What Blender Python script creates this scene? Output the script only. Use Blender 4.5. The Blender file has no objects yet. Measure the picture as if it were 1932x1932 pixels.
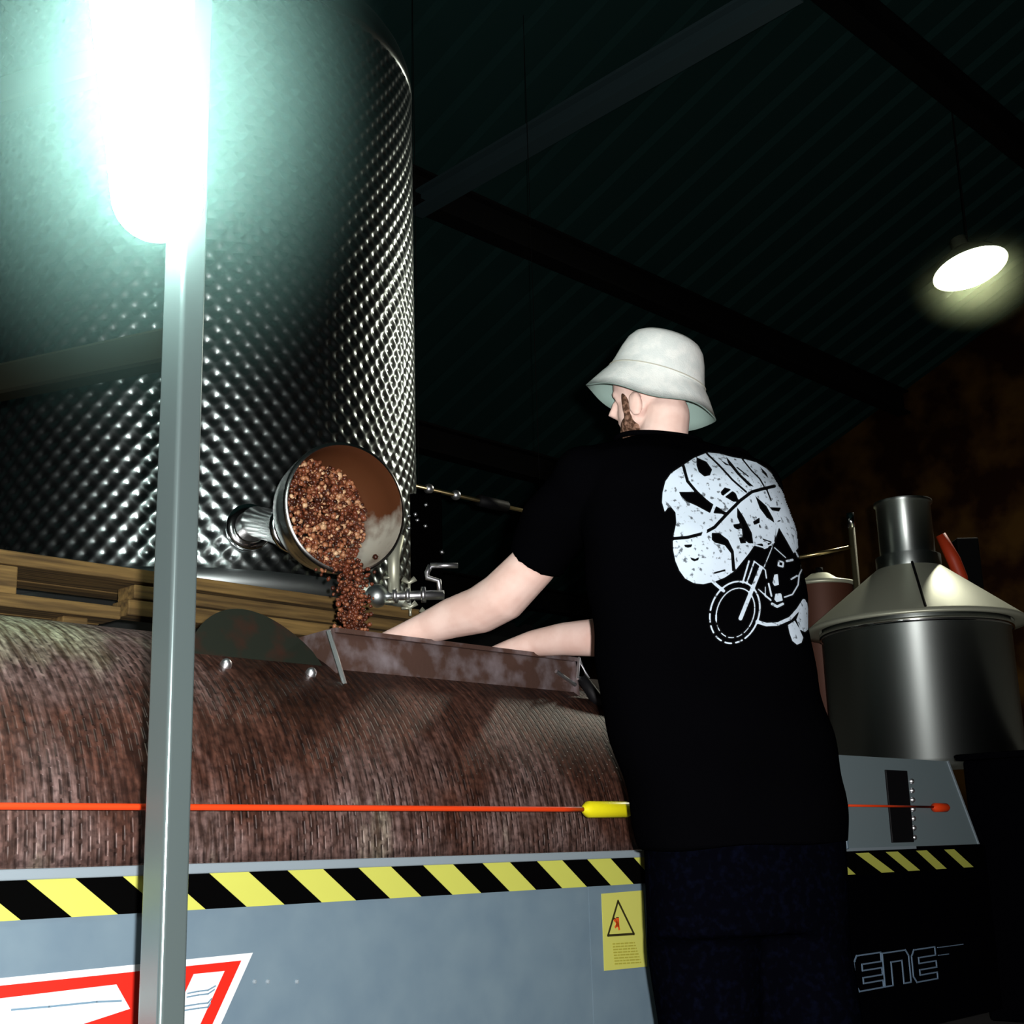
import bpy, bmesh, math, random
import numpy as np
from mathutils import Vector, Matrix, Quaternion
from mathutils.bvhtree import BVHTree
from mathutils.geometry import tessellate_polygon

random.seed(7)
SC = bpy.context.scene
COL = SC.collection
PI = math.pi

# ------------------------------------------------------------------ camera
FPX, CPX = 2576.0, 966.0                     # focal length and centre for a 1932 px frame
CAM = Vector((0.0, 0.0, 0.68))
PITCH, ROLL = math.radians(14.0), math.radians(1.7)
_f = Vector((0, math.cos(PITCH), math.sin(PITCH)))
_u0 = Vector((0, -math.sin(PITCH), math.cos(PITCH)))
_r0 = Vector((1, 0, 0))
_u = _u0 * math.cos(ROLL) + _r0 * math.sin(ROLL)
_r = _r0 * math.cos(ROLL) - _u0 * math.sin(ROLL)
cd = bpy.data.cameras.new('camera')
cd.sensor_width = 36.0
cd.lens = 36.0 * FPX / 1932.0
cd.clip_start = 0.05
cam = bpy.data.objects.new('camera', cd)
COL.objects.link(cam)
cam.matrix_world = Matrix(((_r.x, _u.x, -_f.x, CAM.x), (_r.y, _u.y, -_f.y, CAM.y),
                           (_r.z, _u.z, -_f.z, CAM.z), (0, 0, 0, 1)))
SC.camera = cam

# ------------------------------------------------------------------ world, flash, exposure
w = bpy.data.worlds.new('night')
SC.world = w
w.use_nodes = True
w.node_tree.nodes['Background'].inputs[0].default_value = (0.5, 0.8, 0.9, 1)
w.node_tree.nodes['Background'].inputs[1].default_value = 0.0004
fl = bpy.data.lights.new('camera_flash', 'POINT')     # the flash of the camera, up and to the right of its lens
fl.energy = 630
fl.color = (1.0, 0.97, 0.95)
fl.shadow_soft_size = 0.018
flo = bpy.data.objects.new('camera_flash', fl)
flo.location = CAM + _r * 0.065 + _u * 0.045 - _f * 0.02
COL.objects.link(flo)
SC.view_settings.view_transform = 'Standard'
SC.view_settings.look = 'None'
SC.view_settings.exposure = 0.0
SC.view_settings.gamma = 1.0
SC.view_settings.use_curve_mapping = False
SC.cycles.max_bounces = 6
SC.cycles.diffuse_bounces = 3
SC.cycles.glossy_bounces = 3
SC.cycles.volume_bounces = 0
SC.cycles.volume_step_rate = 2.5
SC.cycles.volume_max_steps = 48
SC.cycles.caustics_reflective = False
SC.cycles.caustics_refractive = False
SC.cycles.use_adaptive_sampling = True
SC.cycles.adaptive_threshold = 0.03

# ------------------------------------------------------------------ helpers: places
A43 = math.radians(43)
DU = Vector((math.sin(A43), math.cos(A43), 0))        # along the press
DN = Vector((math.cos(A43), -math.sin(A43), 0))       # out of the press front
PR = Vector((0.2655, 3.8, 0))
RZ = math.atan2(DU.y, DU.x)


def at(x, y, Y):
    v = _f + _r * ((x - CPX) / FPX) - _u * ((y - CPX) / FPX)
    return CAM + v * (Y / v.y)


def W(u, v, z):
    return PR + DU * u - DN * v + Vector((0, 0, z))


def L(p):
    q = p - PR
    return Vector((q.dot(DU), -q.dot(DN), q.z))


def pv(x, y, v):
    r = _f + _r * ((x - CPX) / FPX) - _u * ((y - CPX) / FPX)
    c = L(CAM)
    rl = Vector((r.dot(DU), -r.dot(DN), r.z))
    return c + rl * ((v - c.y) / rl.y)


# ------------------------------------------------------------------ helpers: objects
def tag(o, label=None, cat=None, group=None, kind=None):
    if label: o['label'] = label
    if cat: o['category'] = cat
    if group: o['group'] = group
    if kind: o['kind'] = kind
    return o


def empty(name, loc, rz=0, label=None, cat=None, group=None):
    o = bpy.data.objects.new(name, None)
    COL.objects.link(o)
    o.location = loc
    o.rotation_euler = (0, 0, rz)
    o.empty_display_size = 0.1
    return tag(o, label, cat, group)


def mesh_obj(name, verts, faces, mat, parent=None, smooth=False, world=False):
    me = bpy.data.meshes.new(name)
    me.from_pydata([tuple(v) for v in verts], [], faces)
    me.update()
    if smooth:
        me.polygons.foreach_set('use_smooth', [True] * len(me.polygons))
    if mat: me.materials.append(mat)
    o = bpy.data.objects.new(name, me)
    COL.objects.link(o)
    if parent:
        o.parent = parent
        if world:                           # verts given in world space under a placed parent
            o.matrix_parent_inverse = parent_matrix(parent).inverted()
    return o


def parent_matrix(o):
    m = Matrix.Translation(o.location) @ o.rotation_euler.to_matrix().to_4x4()
    if o.parent:
        m = parent_matrix(o.parent) @ o.matrix_parent_inverse @ m
    return m


class MB:
    """collects shapes for ONE mesh"""
    def __init__(s): s.v = []; s.f = []

    def add(s, vs, fs):
        n = len(s.v); s.v += [Vector(v) for v in vs]; s.f += [tuple(i + n for i in f) for f in fs]; return s

    def box(s, a, b, bev=0.0):
        (x0, y0, z0), (x1, y1, z1) = a, b
        if bev <= 0:
            vs = [(x0, y0, z0), (x1, y0, z0), (x1, y1, z0), (x0, y1, z0), (x0, y0, z1), (x1, y0, z1), (x1, y1, z1), (x0, y1, z1)]
            return s.add(vs, [(0, 3, 2, 1), (4, 5, 6, 7), (0, 1, 5, 4), (1, 2, 6, 5), (2, 3, 7, 6), (3, 0, 4, 7)])
        bm = bmesh.new()
        bmesh.ops.create_cube(bm, size=1)
        for v in bm.verts:
            v.co = Vector(((x0 + x1) / 2 + v.co.x * (x1 - x0), (y0 + y1) / 2 + v.co.y * (y1 - y0), (z0 + z1) / 2 + v.co.z * (z1 - z0)))
        bmesh.ops.bevel(bm, geom=list(bm.edges), offset=bev, segments=2, affect='EDGES', profile=0.5)
        bm.verts.index_update()
        s.add([v.co.copy() for v in bm.verts], [tuple(v.index for v in f.verts) for f in bm.faces])
        bm.free()
        return s

    def rings(s, rings, cap0=True, cap1=True):
        n = len(rings[0])
        vs = [p for r in rings for p in r]
        fs = []
        for i in range(len(rings) - 1):
            for j in range(n):
                k = (j + 1) % n
                fs.append((i * n + j, i * n + k, (i + 1) * n + k, (i + 1) * n + j))
        if cap0: fs.append(tuple(reversed(range(n))))
        if cap1: fs.append(tuple((len(rings) - 1) * n + j for j in range(n)))
        return s.add(vs, fs)

    def tube(s, pts, radii, n=16, caps=True):
        pts = [Vector(p) for p in pts]
        if not isinstance(radii, (list, tuple)): radii = [radii] * len(pts)
        rs = []
        up = None
        for i, p in enumerate(pts):
            d = (pts[min(i + 1, len(pts) - 1)] - pts[max(i - 1, 0)]).normalized()
            if up is None:
                up = Vector((0, 0, 1)) if abs(d.z) < 0.9 else Vector((1, 0, 0))
            x = d.cross(up).normalized(); y = x.cross(d).normalized(); up = y
            rs.append([p + (x * math.cos(2 * PI * k / n) + y * math.sin(2 * PI * k / n)) * radii[i] for k in range(n)])
        return s.rings(rs, caps, caps)

    def lathe(s, prof, n=48, M=None, cap0=False, cap1=False):
        rs = []
        for r, h in prof:
            rs.append([Vector((r * math.cos(2 * PI * k / n), r * math.sin(2 * PI * k / n), h)) for k in range(n)])
        if M: rs = [[M @ p for p in r] for r in rs]
        return s.rings(rs, cap0, cap1)

    def prism(s, poly, place, t):
        """poly: 2-D outline, place(a, b, h) -> point; thickness from h=0 to h=t"""
        n = len(poly)
        vs = [place(a, b, 0) for a, b in poly] + [place(a, b, t) for a, b in poly]
        tri = tessellate_polygon([[Vector((a, b, 0)) for a, b in poly]])
        fs = [tuple(n + i for i in f) for f in tri] + [tuple(reversed(f)) for f in tri]
        fs += [(i, (i + 1) % n, n + (i + 1) % n, n + i) for i in range(n)]
        return s.add(vs, fs)

    def ball(s, c, r, sub=2, sc=(1, 1, 1)):
        bm = bmesh.new()
        bmesh.ops.create_icosphere(bm, subdivisions=sub, radius=1)
        bm.verts.index_update()
        c = Vector(c)
        s.add([c + Vector((v.co.x * r * sc[0], v.co.y * r * sc[1], v.co.z * r * sc[2])) for v in bm.verts],
              [tuple(v.index for v in f.verts) for f in bm.faces])
        bm.free()
        return s

    def build(s, name, mat, parent=None, smooth=False, world=False, fix=True):
        o = mesh_obj(name, s.v, s.f, mat, parent, smooth, world)
        if fix:
            bm = bmesh.new(); bm.from_mesh(o.data)
            bmesh.ops.recalc_face_normals(bm, faces=bm.faces)
            bm.to_mesh(o.data); bm.free()
        return o


def axis_matrix(origin, zdir):
    q = Vector((0, 0, 1)).rotation_difference(Vector(zdir).normalized())
    return Matrix.Translation(origin) @ q.to_matrix().to_4x4()


def sharp(o, ang=35):
    o.data.set_sharp_from_angle(angle=math.radians(ang))
    return o


# ------------------------------------------------------------------ helpers: materials
def new_mat(name):
    m = bpy.data.materials.new(name)
    m.use_nodes = True
    nt = m.node_tree
    return m, nt, nt.nodes['Principled BSDF']


def plain(name, col, rough=0.5, metal=0.0, spec=0.5, noise=None, bump=None):
    """noise=(scale, other colour, contrast lo, hi), bump=(scale, strength, distance)"""
    m, nt, b = new_mat(name)
    b.inputs['Base Color'].default_value = (*col, 1)
    b.inputs['Roughness'].default_value = rough
    b.inputs['Metallic'].default_value = metal
    b.inputs['Specular IOR Level'].default_value = spec
    tc = None
    if noise or bump:
        tc = nt.nodes.new('ShaderNodeTexCoord')
    if noise:
        n = nt.nodes.new('ShaderNodeTexNoise'); n.inputs['Scale'].default_value = noise[0]
        n.inputs['Detail'].default_value = 6
        nt.links.new(tc.outputs['Object'], n.inputs['Vector'])
        r = nt.nodes.new('ShaderNodeValToRGB')
        r.color_ramp.elements[0].position = noise[2]; r.color_ramp.elements[1].position = noise[3]
        r.color_ramp.elements[0].color = (*col, 1); r.color_ramp.elements[1].color = (*noise[1], 1)
        nt.links.new(n.outputs['Fac'], r.inputs['Fac'])
        nt.links.new(r.outputs['Color'], b.inputs['Base Color'])
    if bump:
        n = nt.nodes.new('ShaderNodeTexNoise'); n.inputs['Scale'].default_value = bump[0]
        n.inputs['Detail'].default_value = 4
        nt.links.new(tc.outputs['Object'], n.inputs['Vector'])
        bp = nt.nodes.new('ShaderNodeBump'); bp.inputs['Strength'].default_value = bump[1]
        bp.inputs['Distance'].default_value = bump[2]
        nt.links.new(n.outputs['Fac'], bp.inputs['Height'])
        nt.links.new(bp.outputs['Normal'], b.inputs['Normal'])
    return m


def emitter(name, col, strength):
    m, nt, b = new_mat(name)
    b.inputs['Base Color'].default_value = (0.8, 0.8, 0.8, 1)
    b.inputs['Emission Color'].default_value = (*col, 1)
    b.inputs['Emission Strength'].default_value = strength
    return m


def wood_mat():
    m, nt, b = new_mat('weathered_wood')
    tc = nt.nodes.new('ShaderNodeTexCoord')
    mp = nt.nodes.new('ShaderNodeMapping'); mp.inputs['Scale'].default_value = (1.2, 22, 22)
    n = nt.nodes.new('ShaderNodeTexNoise'); n.inputs['Scale'].default_value = 2.5; n.inputs['Detail'].default_value = 8
    r = nt.nodes.new('ShaderNodeValToRGB')
    r.color_ramp.elements[0].position = 0.35; r.color_ramp.elements[1].position = 0.7
    r.color_ramp.elements[0].color = (0.075, 0.043, 0.012, 1); r.color_ramp.elements[1].color = (0.27, 0.165, 0.05, 1)
    nt.links.new(tc.outputs['Object'], mp.inputs['Vector']); nt.links.new(mp.outputs['Vector'], n.inputs['Vector'])
    nt.links.new(n.outputs['Fac'], r.inputs['Fac']); nt.links.new(r.outputs['Color'], b.inputs['Base Color'])
    bp = nt.nodes.new('ShaderNodeBump'); bp.inputs['Strength'].default_value = 0.5; bp.inputs['Distance'].default_value = 0.004
    nt.links.new(n.outputs['Fac'], bp.inputs['Height']); nt.links.new(bp.outputs['Normal'], b.inputs['Normal'])
    b.inputs['Roughness'].default_value = 0.85
    return m


def drum_mat():
    """perforated steel stained by grape must: rows of short slots run round the drum"""
    m, nt, b = new_mat('slotted_drum_steel')
    N = nt.nodes.new
    lk = nt.links.new
    at_ = N('ShaderNodeAttribute'); at_.attribute_name = 'wrap'          # x: along, y: round (metres)
    sep = N('ShaderNodeSeparateXYZ'); lk(at_.outputs['Vector'], sep.inputs[0])

    def math_(op, a, bb=None, c=None):
        n = N('ShaderNodeMath'); n.operation = op
        for i, x in enumerate((a, bb, c)):
            if x is None: continue
            if isinstance(x, (int, float)): n.inputs[i].default_value = x
            else: lk(x, n.inputs[i])
        return n.outputs[0]
    # columns every 26 mm, slots 34 mm pitch, alternate columns shifted half a pitch
    cu = math_('DIVIDE', sep.outputs['X'], 0.0185)
    ci = math_('FLOOR', cu)
    fu = math_('ABSOLUTE', math_('SUBTRACT', math_('FRACT', cu), 0.5))
    sh = math_('MULTIPLY', math_('FRACT', math_('MULTIPLY', ci, 0.618)), 1.0)
    cv = math_('ADD', math_('DIVIDE', sep.outputs['Y'], 0.038), sh)
    fv = math_('ABSOLUTE', math_('SUBTRACT', math_('FRACT', cv), 0.5))
    su = N('ShaderNodeMapRange'); su.inputs['From Min'].default_value = 0.07; su.inputs['From Max'].default_value = 0.20
    su.inputs['To Min'].default_value = 1; su.inputs['To Max'].default_value = 0; lk(fu, su.inputs['Value'])
    sv = N('ShaderNodeMapRange'); sv.inputs['From Min'].default_value = 0.34; sv.inputs['From Max'].default_value = 0.42
    sv.inputs['To Min'].default_value = 1; sv.inputs['To Max'].default_value = 0; lk(fv, sv.inputs['Value'])
    slot0 = math_('MULTIPLY', su.outputs[0], sv.outputs[0])
    ng = N('ShaderNodeTexNoise'); ng.inputs['Scale'].default_value = 9; ng.inputs['Detail'].default_value = 4; lk(at_.outputs['Vector'], ng.inputs['Vector'])
    gm = N('ShaderNodeMapRange'); gm.inputs['From Min'].default_value = 0.35; gm.inputs['From Max'].default_value = 0.65; gm.inputs['To Min'].default_value = 0.0; gm.inputs['To Max'].default_value = 0.75
    lk(ng.outputs['Fac'], gm.inputs['Value'])
    slot = math_('MULTIPLY', slot0, gm.outputs[0])
    # stain
    mp = N('ShaderNodeMapping'); mp.inputs['Scale'].default_value = (2.2, 1.3, 1); lk(at_.outputs['Vector'], mp.inputs['Vector'])
    n1 = N('ShaderNodeTexNoise'); n1.inputs['Scale'].default_value = 1.3; n1.inputs['Detail'].default_value = 7; n1.inputs['Roughness'].default_value = 0.62
    lk(mp.outputs['Vector'], n1.inputs['Vector'])
    # upper drum gets paler towards both ends, away from the hatch
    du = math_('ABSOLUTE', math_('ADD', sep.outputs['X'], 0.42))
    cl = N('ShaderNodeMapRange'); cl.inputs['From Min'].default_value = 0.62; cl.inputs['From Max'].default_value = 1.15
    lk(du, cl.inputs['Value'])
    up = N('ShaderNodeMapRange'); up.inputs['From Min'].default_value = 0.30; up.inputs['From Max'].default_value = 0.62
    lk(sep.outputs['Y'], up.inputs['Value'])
    paler = math_('MULTIPLY', cl.outputs[0], up.outputs[0])
    darken_up = N('ShaderNodeMapRange'); darken_up.inputs['From Min'].default_value = 0.0; darken_up.inputs['From Max'].default_value = 0.5  # colour goes darker higher up round the drum
    darken_up.inputs['To Min'].default_value = 0.10; darken_up.inputs['To Max'].default_value = -0.13; lk(sep.outputs['Y'], darken_up.inputs['Value'])
    st = math_('ADD', math_('ADD', n1.outputs['Fac'], darken_up.outputs[0]), math_('MULTIPLY', paler, 0.62))
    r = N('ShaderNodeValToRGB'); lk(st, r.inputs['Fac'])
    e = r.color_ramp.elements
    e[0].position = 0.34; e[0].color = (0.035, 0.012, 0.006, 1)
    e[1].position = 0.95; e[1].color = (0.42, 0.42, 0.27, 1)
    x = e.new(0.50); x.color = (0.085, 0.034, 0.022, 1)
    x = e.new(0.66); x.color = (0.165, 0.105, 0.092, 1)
    n2 = N('ShaderNodeTexNoise'); n2.inputs['Scale'].default_value = 60; n2.inputs['Detail'].default_value = 3
    lk(at_.outputs['Vector'], n2.inputs['Vector'])
    mixn = N('ShaderNodeMixRGB'); mixn.blend_type = 'MULTIPLY'; mixn.inputs['Fac'].default_value = 0.75
    lk(r.outputs['Color'], mixn.inputs['Color1'])
    rn = N('ShaderNodeValToRGB'); rn.color_ramp.elements[0].position = 0.32; rn.color_ramp.elements[1].position = 0.62
    rn.color_ramp.elements[0].color = (0.25, 0.2, 0.2, 1); rn.color_ramp.elements[1].color = (1.35, 1.3, 1.3, 1)
    lk(n2.outputs['Fac'], rn.inputs['Fac']); lk(rn.outputs['Color'], mixn.inputs['Color2'])
    ms = N('ShaderNodeMapping'); ms.inputs['Scale'].default_value = (75, 11, 1); lk(at_.outputs['Vector'], ms.inputs['Vector'])
    n3 = N('ShaderNodeTexNoise'); n3.inputs['Scale'].default_value = 1.0; n3.inputs['Detail'].default_value = 3; lk(ms.outputs['Vector'], n3.inputs['Vector'])
    r3 = N('ShaderNodeValToRGB'); r3.color_ramp.elements[0].position = 0.38; r3.color_ramp.elements[1].position = 0.68
    r3.color_ramp.elements[0].color = (0.40, 0.36, 0.33, 1); r3.color_ramp.elements[1].color = (1.6, 1.75, 1.85, 1); lk(n3.outputs['Fac'], r3.inputs['Fac'])
    mix3 = N('ShaderNodeMixRGB'); mix3.blend_type = 'MULTIPLY'; mix3.inputs['Fac'].default_value = 1.0
    lk(mixn.outputs['Color'], mix3.inputs['Color1']); lk(r3.outputs['Color'], mix3.inputs['Color2'])
    mixn = mix3
    mx = N('ShaderNodeMixRGB'); lk(slot, mx.inputs['Fac']); lk(mixn.outputs['Color'], mx.inputs['Color1'])
    mx.inputs['Color2'].default_value = (0.012, 0.006, 0.005, 1)
    lk(mx.outputs['Color'], b.inputs['Base Color'])
    b.inputs['Metallic'].default_value = 0.25
    b.inputs['Roughness'].default_value = 0.5
    bp = N('ShaderNodeBump'); bp.inputs['Strength'].default_value = 0.8; bp.inputs['Distance'].default_value = 0.004; bp.invert = True
    lk(slot, bp.inputs['Height']); lk(bp.outputs['Normal'], b.inputs['Normal'])
    return m


M = {}
M['dimple'] = plain('dimpled_stainless', (0.50, 0.56, 0.56), 0.25, 1.0)
M['steel'] = plain('stainless', (0.62, 0.63, 0.62), 0.24, 1.0, bump=(90, 0.05, 0.001))
M['steel_matt'] = plain('brushed_stainless', (0.60, 0.66, 0.66), 0.42, 1.0, bump=(140, 0.08, 0.001))


def brushed(name, col, rough, metal, aniso, rot):
    m, nt, b = new_mat(name)
    b.inputs['Base Color'].default_value = (*col, 1); b.inputs['Roughness'].default_value = rough; b.inputs['Metallic'].default_value = metal
    b.inputs['Anisotropic'].default_value = aniso; b.inputs['Anisotropic Rotation'].default_value = rot
    tg = nt.nodes.new('ShaderNodeTangent'); tg.direction_type = 'RADIAL'; tg.axis = 'Z'
    nt.links.new(tg.outputs[0], b.inputs['Tangent'])
    return m


M['brushed'] = brushed('cross_brushed_stainless', (0.66, 0.72, 0.70), 0.42, 1.0, 0.85, 0.25)
M['post'] = plain('dull_post_steel', (0.20, 0.265, 0.265), 0.24, 0.65, bump=(60, 0.05, 0.001))
M['glint'] = plain('bright_fitting', (0.95, 0.96, 1.0), 0.36, 1.0)
M['chrome'] = plain('polished_fitting', (0.85, 0.86, 0.88), 0.12, 1.0)
M['pale_steel'] = plain('pale_galvanised_sheet', (0.62, 0.64, 0.50), 0.45, 0.55)
M['grey'] = plain('slate_grey_paint', (0.165, 0.235, 0.285), 0.42, 0.0, 0.5, noise=(9, (0.135, 0.20, 0.255), 0.35, 0.7))
M['grey_edge'] = plain('slate_grey_edge', (0.26, 0.32, 0.36), 0.35)
M['dark_cab'] = plain('black_enamel', (0.0012, 0.0012, 0.002), 0.8, 0, 0.0)
M['cab_grey'] = plain('cabinet_grey_paint', (0.19, 0.25, 0.27), 0.5)
M['black'] = plain('black_rubber', (0.004, 0.004, 0.005), 0.6, 0, 0.2)
M['tape_y'] = plain('hazard_yellow', (0.58, 0.60, 0.11), 0.5)
M['tape_k'] = plain('hazard_black', (0.0015, 0.0015, 0.0015), 0.7, 0, 0.0)
M['sticker_y'] = plain('sticker_yellow', (0.60, 0.60, 0.13), 0.55)
M['ink'] = plain('sticker_ink', (0.03, 0.025, 0.004), 0.6)
M['ink_soft'] = plain('faded_text_ink', (0.40, 0.37, 0.045), 0.6)
M['ink_red'] = plain('pictogram_red', (0.70, 0.09, 0.01), 0.6)
M['red'] = plain('logo_red', (0.72, 0.018, 0.008), 0.45)
M['white'] = plain('logo_white', (0.80, 0.84, 0.86), 0.45, noise=(5, (0.62, 0.74, 0.82), 0.55, 0.75))
M['rule'] = plain('logo_grey_line', (0.16, 0.27, 0.36), 0.5)
M['cord'] = plain('red_cord', (0.80, 0.055, 0.006), 0.5)
M['cordend'] = plain('yellow_plastic', (0.80, 0.72, 0.01), 0.35)
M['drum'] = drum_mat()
M['stained'] = plain('must_stained_steel', (0.105, 0.058, 0.045), 0.5, 0.4, noise=(14, (0.30, 0.26, 0.28), 0.45, 0.75), bump=(120, 0.3, 0.002))
M['door'] = plain('dark_hatch_door', (0.012, 0.015, 0.010), 0.7, 0.0, 0.2, noise=(16, (0.030, 0.012, 0.007), 0.5, 0.7))
M['inside'] = plain('dark_drum_inside', (0.03, 0.015, 0.012), 0.7)
M['wood'] = wood_mat()
M['pomace'] = None
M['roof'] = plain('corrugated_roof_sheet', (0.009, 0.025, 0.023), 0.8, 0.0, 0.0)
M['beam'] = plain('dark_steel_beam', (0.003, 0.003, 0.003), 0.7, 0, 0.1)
M['beam_lit'] = plain('lit_tie_beam', (0.022, 0.040, 0.044), 0.8, 0, 0.1)  # lighter copy of the dark beam, light falling on it put into the colour
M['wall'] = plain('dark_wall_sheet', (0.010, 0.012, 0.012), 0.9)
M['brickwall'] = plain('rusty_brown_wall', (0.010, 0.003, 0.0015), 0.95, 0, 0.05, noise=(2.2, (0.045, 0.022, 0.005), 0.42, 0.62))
M['floor'] = plain('cellar_concrete', (0.05, 0.05, 0.05), 0.7, noise=(3, (0.08, 0.075, 0.07), 0.4, 0.7))
M['skin'] = plain('skin', (0.74, 0.50, 0.43), 0.6, 0, 0.25, noise=(14, (0.82, 0.60, 0.53), 0.4, 0.65))
M['hat'] = plain('pale_hat_cloth', (0.66, 0.70, 0.68), 0.95, 0, 0.1, noise=(30, (0.76, 0.78, 0.75), 0.4, 0.6), bump=(260, 0.35, 0.002))
M['hat_in'] = plain('hat_lining', (0.30, 0.42, 0.38), 0.95, 0, 0.1)
M['hat_seam'] = plain('hat_band_stitching', (0.44, 0.43, 0.36), 0.95, 0, 0.1)
M['shirt'] = plain('black_cotton', (0.0010, 0.0010, 0.0014), 0.95, 0, 0.0)
M['trouser'] = plain('dark_navy_denim', (0.0008, 0.0009, 0.002), 0.9, 0, 0.0, noise=(60, (0.0015, 0.002, 0.0055), 0.5, 0.75))
M['shoe'] = plain('dark_leather', (0.01, 0.009, 0.008), 0.5)
M['hair'] = plain('dark_stubble', (0.06, 0.03, 0.018), 0.9, 0, 0.1, noise=(90, (0.30, 0.17, 0.12), 0.45, 0.65))
M['redcap'] = plain('red_plastic', (0.55, 0.05, 0.012), 0.5)
M['lampwhite'] = emitter('lit_tube_cover', (0.84, 1.0, 0.93), 60)
M['lampdisc'] = emitter('lit_lamp_glass', (1.0, 0.97, 0.80), 190)
M['brass'] = plain('brass_pipe', (0.78, 0.60, 0.30), 0.3, 1.0)

# ================================================================== SETTING
MB().box((-7, -8, -0.2), (16, 20, 0)).build('floor', M['floor'])
tag(bpy.data.objects['floor'], kind='structure')


def roof_z(v):
    return 4.96 - 0.42 * (v - 3.79)


# corrugated roof: trapezoid ribs run down the slope
mb = MB()
pitch = 0.30
us = []
u = -7.0
while u < 15:
    us += [(u, 0.0), (u + 0.17, 0.0), (u + 0.20, -0.045), (u + 0.27, -0.045)]
    u += pitch
vs_, fs_ = [], []
for (uu, dz) in us:
    for vv in (-7.0, 8.0):
        vs_.append(W(uu, vv, roof_z(vv) + dz))
for i in range(len(us) - 1):
    fs_.append((2 * i, 2 * i + 1, 2 * i + 3, 2 * i + 2))
n0 = len(vs_)
vs_ += [W(-7, -7, roof_z(-7) + .03), W(15, -7, roof_z(-7) + .03), W(15, 8, roof_z(8) + .03), W(-7, 8, roof_z(8) + .03)]
fs_.append((n0, n0 + 1, n0 + 2, n0 + 3))
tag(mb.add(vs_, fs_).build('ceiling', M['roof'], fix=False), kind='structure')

tag(MB().add([W(-7, 8.0, 0), W(15, 8.0, 0), W(15, 8.0, 3.3), W(-7, 8.0, 3.3), W(-7, 8.15, 0), W(15, 8.15, 0), W(15, 8.15, 3.3), W(-7, 8.15, 3.3)],
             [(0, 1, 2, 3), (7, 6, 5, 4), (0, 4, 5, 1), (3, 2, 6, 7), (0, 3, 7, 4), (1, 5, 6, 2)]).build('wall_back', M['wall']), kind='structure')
wu = 9.2
tag(MB().add([W(wu, -7, 0), W(wu, 8, 0), W(wu, 8, roof_z(8) - .02), W(wu, -7, roof_z(-7) - .02), W(wu + .15, -7, 0), W(wu + .15, 8, 0), W(wu + .15, 8, roof_z(8) - .02), W(wu + .15, -7, roof_z(-7) - .02)],
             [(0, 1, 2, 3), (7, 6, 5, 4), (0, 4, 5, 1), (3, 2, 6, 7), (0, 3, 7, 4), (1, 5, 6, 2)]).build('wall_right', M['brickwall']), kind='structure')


def beam(name, p, q, wd, h, mat, label):
    """I-beam from p to q (top flange, web, bottom flange as one rolled section)"""
    p, q = Vector(p), Vector(q)
    d = (q - p).normalized()
    s = d.cross(Vector((0, 0, 1))).normalized()
    t = s.cross(d).normalized()
    prof = [(-wd, h), (wd, h), (wd, h - .02), (.012, h - .02), (.012, -h + .02), (wd, -h + .02), (wd, -h), (-wd, -h), (-wd, -h + .02), (-.012, -h + .02), (-.012, h - .02), (-wd, h - .02)]
    ring = lambda c: [c + s * a + t * b for a, b in prof]
    mb = MB()
    n = len(prof)
    tri = tessellate_polygon([[Vector((a, b, 0)) for a, b in prof]])
    vs = ring(p) + ring(q)
    fs = [(i, (i + 1) % n, n + (i + 1) % n, n + i) for i in range(n)]
    fs += [tuple(f) for f in tri] + [tuple(n + i for i in f) for f in tri]
    o = mb.add(vs, fs).build(name, mat)
    return tag(o, label, 'beam', kind='structure')


for i, v in enumerate((1.2, 3.55, 5.55, 7.3)):
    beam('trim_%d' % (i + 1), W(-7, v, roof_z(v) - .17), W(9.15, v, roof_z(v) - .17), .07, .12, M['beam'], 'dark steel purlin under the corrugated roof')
# horizontal tie beam under the roof
pA = L(at(783, 389, 8.2)); zt = pA.z


def pz(x, y, z):
    r = _f + _r * ((x - CPX) / FPX) - _u * ((y - CPX) / FPX)
    return CAM + r * ((z - CAM.z) / r.z)


pB = pz(1500, -28, zt)
beam('trim_5', W(*pA), pB, .06, .07, M['beam_lit'], 'steel tie beam crossing under the corrugated roof, coloured as if lit')
# dark column by the far brown wall
pc = at(1828, 1100, 8.6)
tag(MB().box((pc.x - .07, pc.y - .07, 0), (pc.x + .07, pc.y + .07, 2.55), .008).build('trim_6', M['beam']), kind='structure')

# ================================================================== WINE PRESS
press = empty('wine_press', PR, RZ, 'long horizontal grape press with slotted drum and hazard striped grey front', 'wine press')
RD, VD, ZD = 0.55, 0.59, 0.68          # drum radius, axis depth, axis height
U0, U1 = -2.75, 1.02                   # drum ends
HU0, HU1 = -0.74, 0.12                 # hatch opening along the drum
TH0, TH1 = math.radians(58), math.radians(118)   # opening round the drum (0 = towards the front)


def drum_pt(u, th, r=RD):
    return Vector((u, VD - r * math.cos(th), ZD + r * math.sin(th)))


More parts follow.
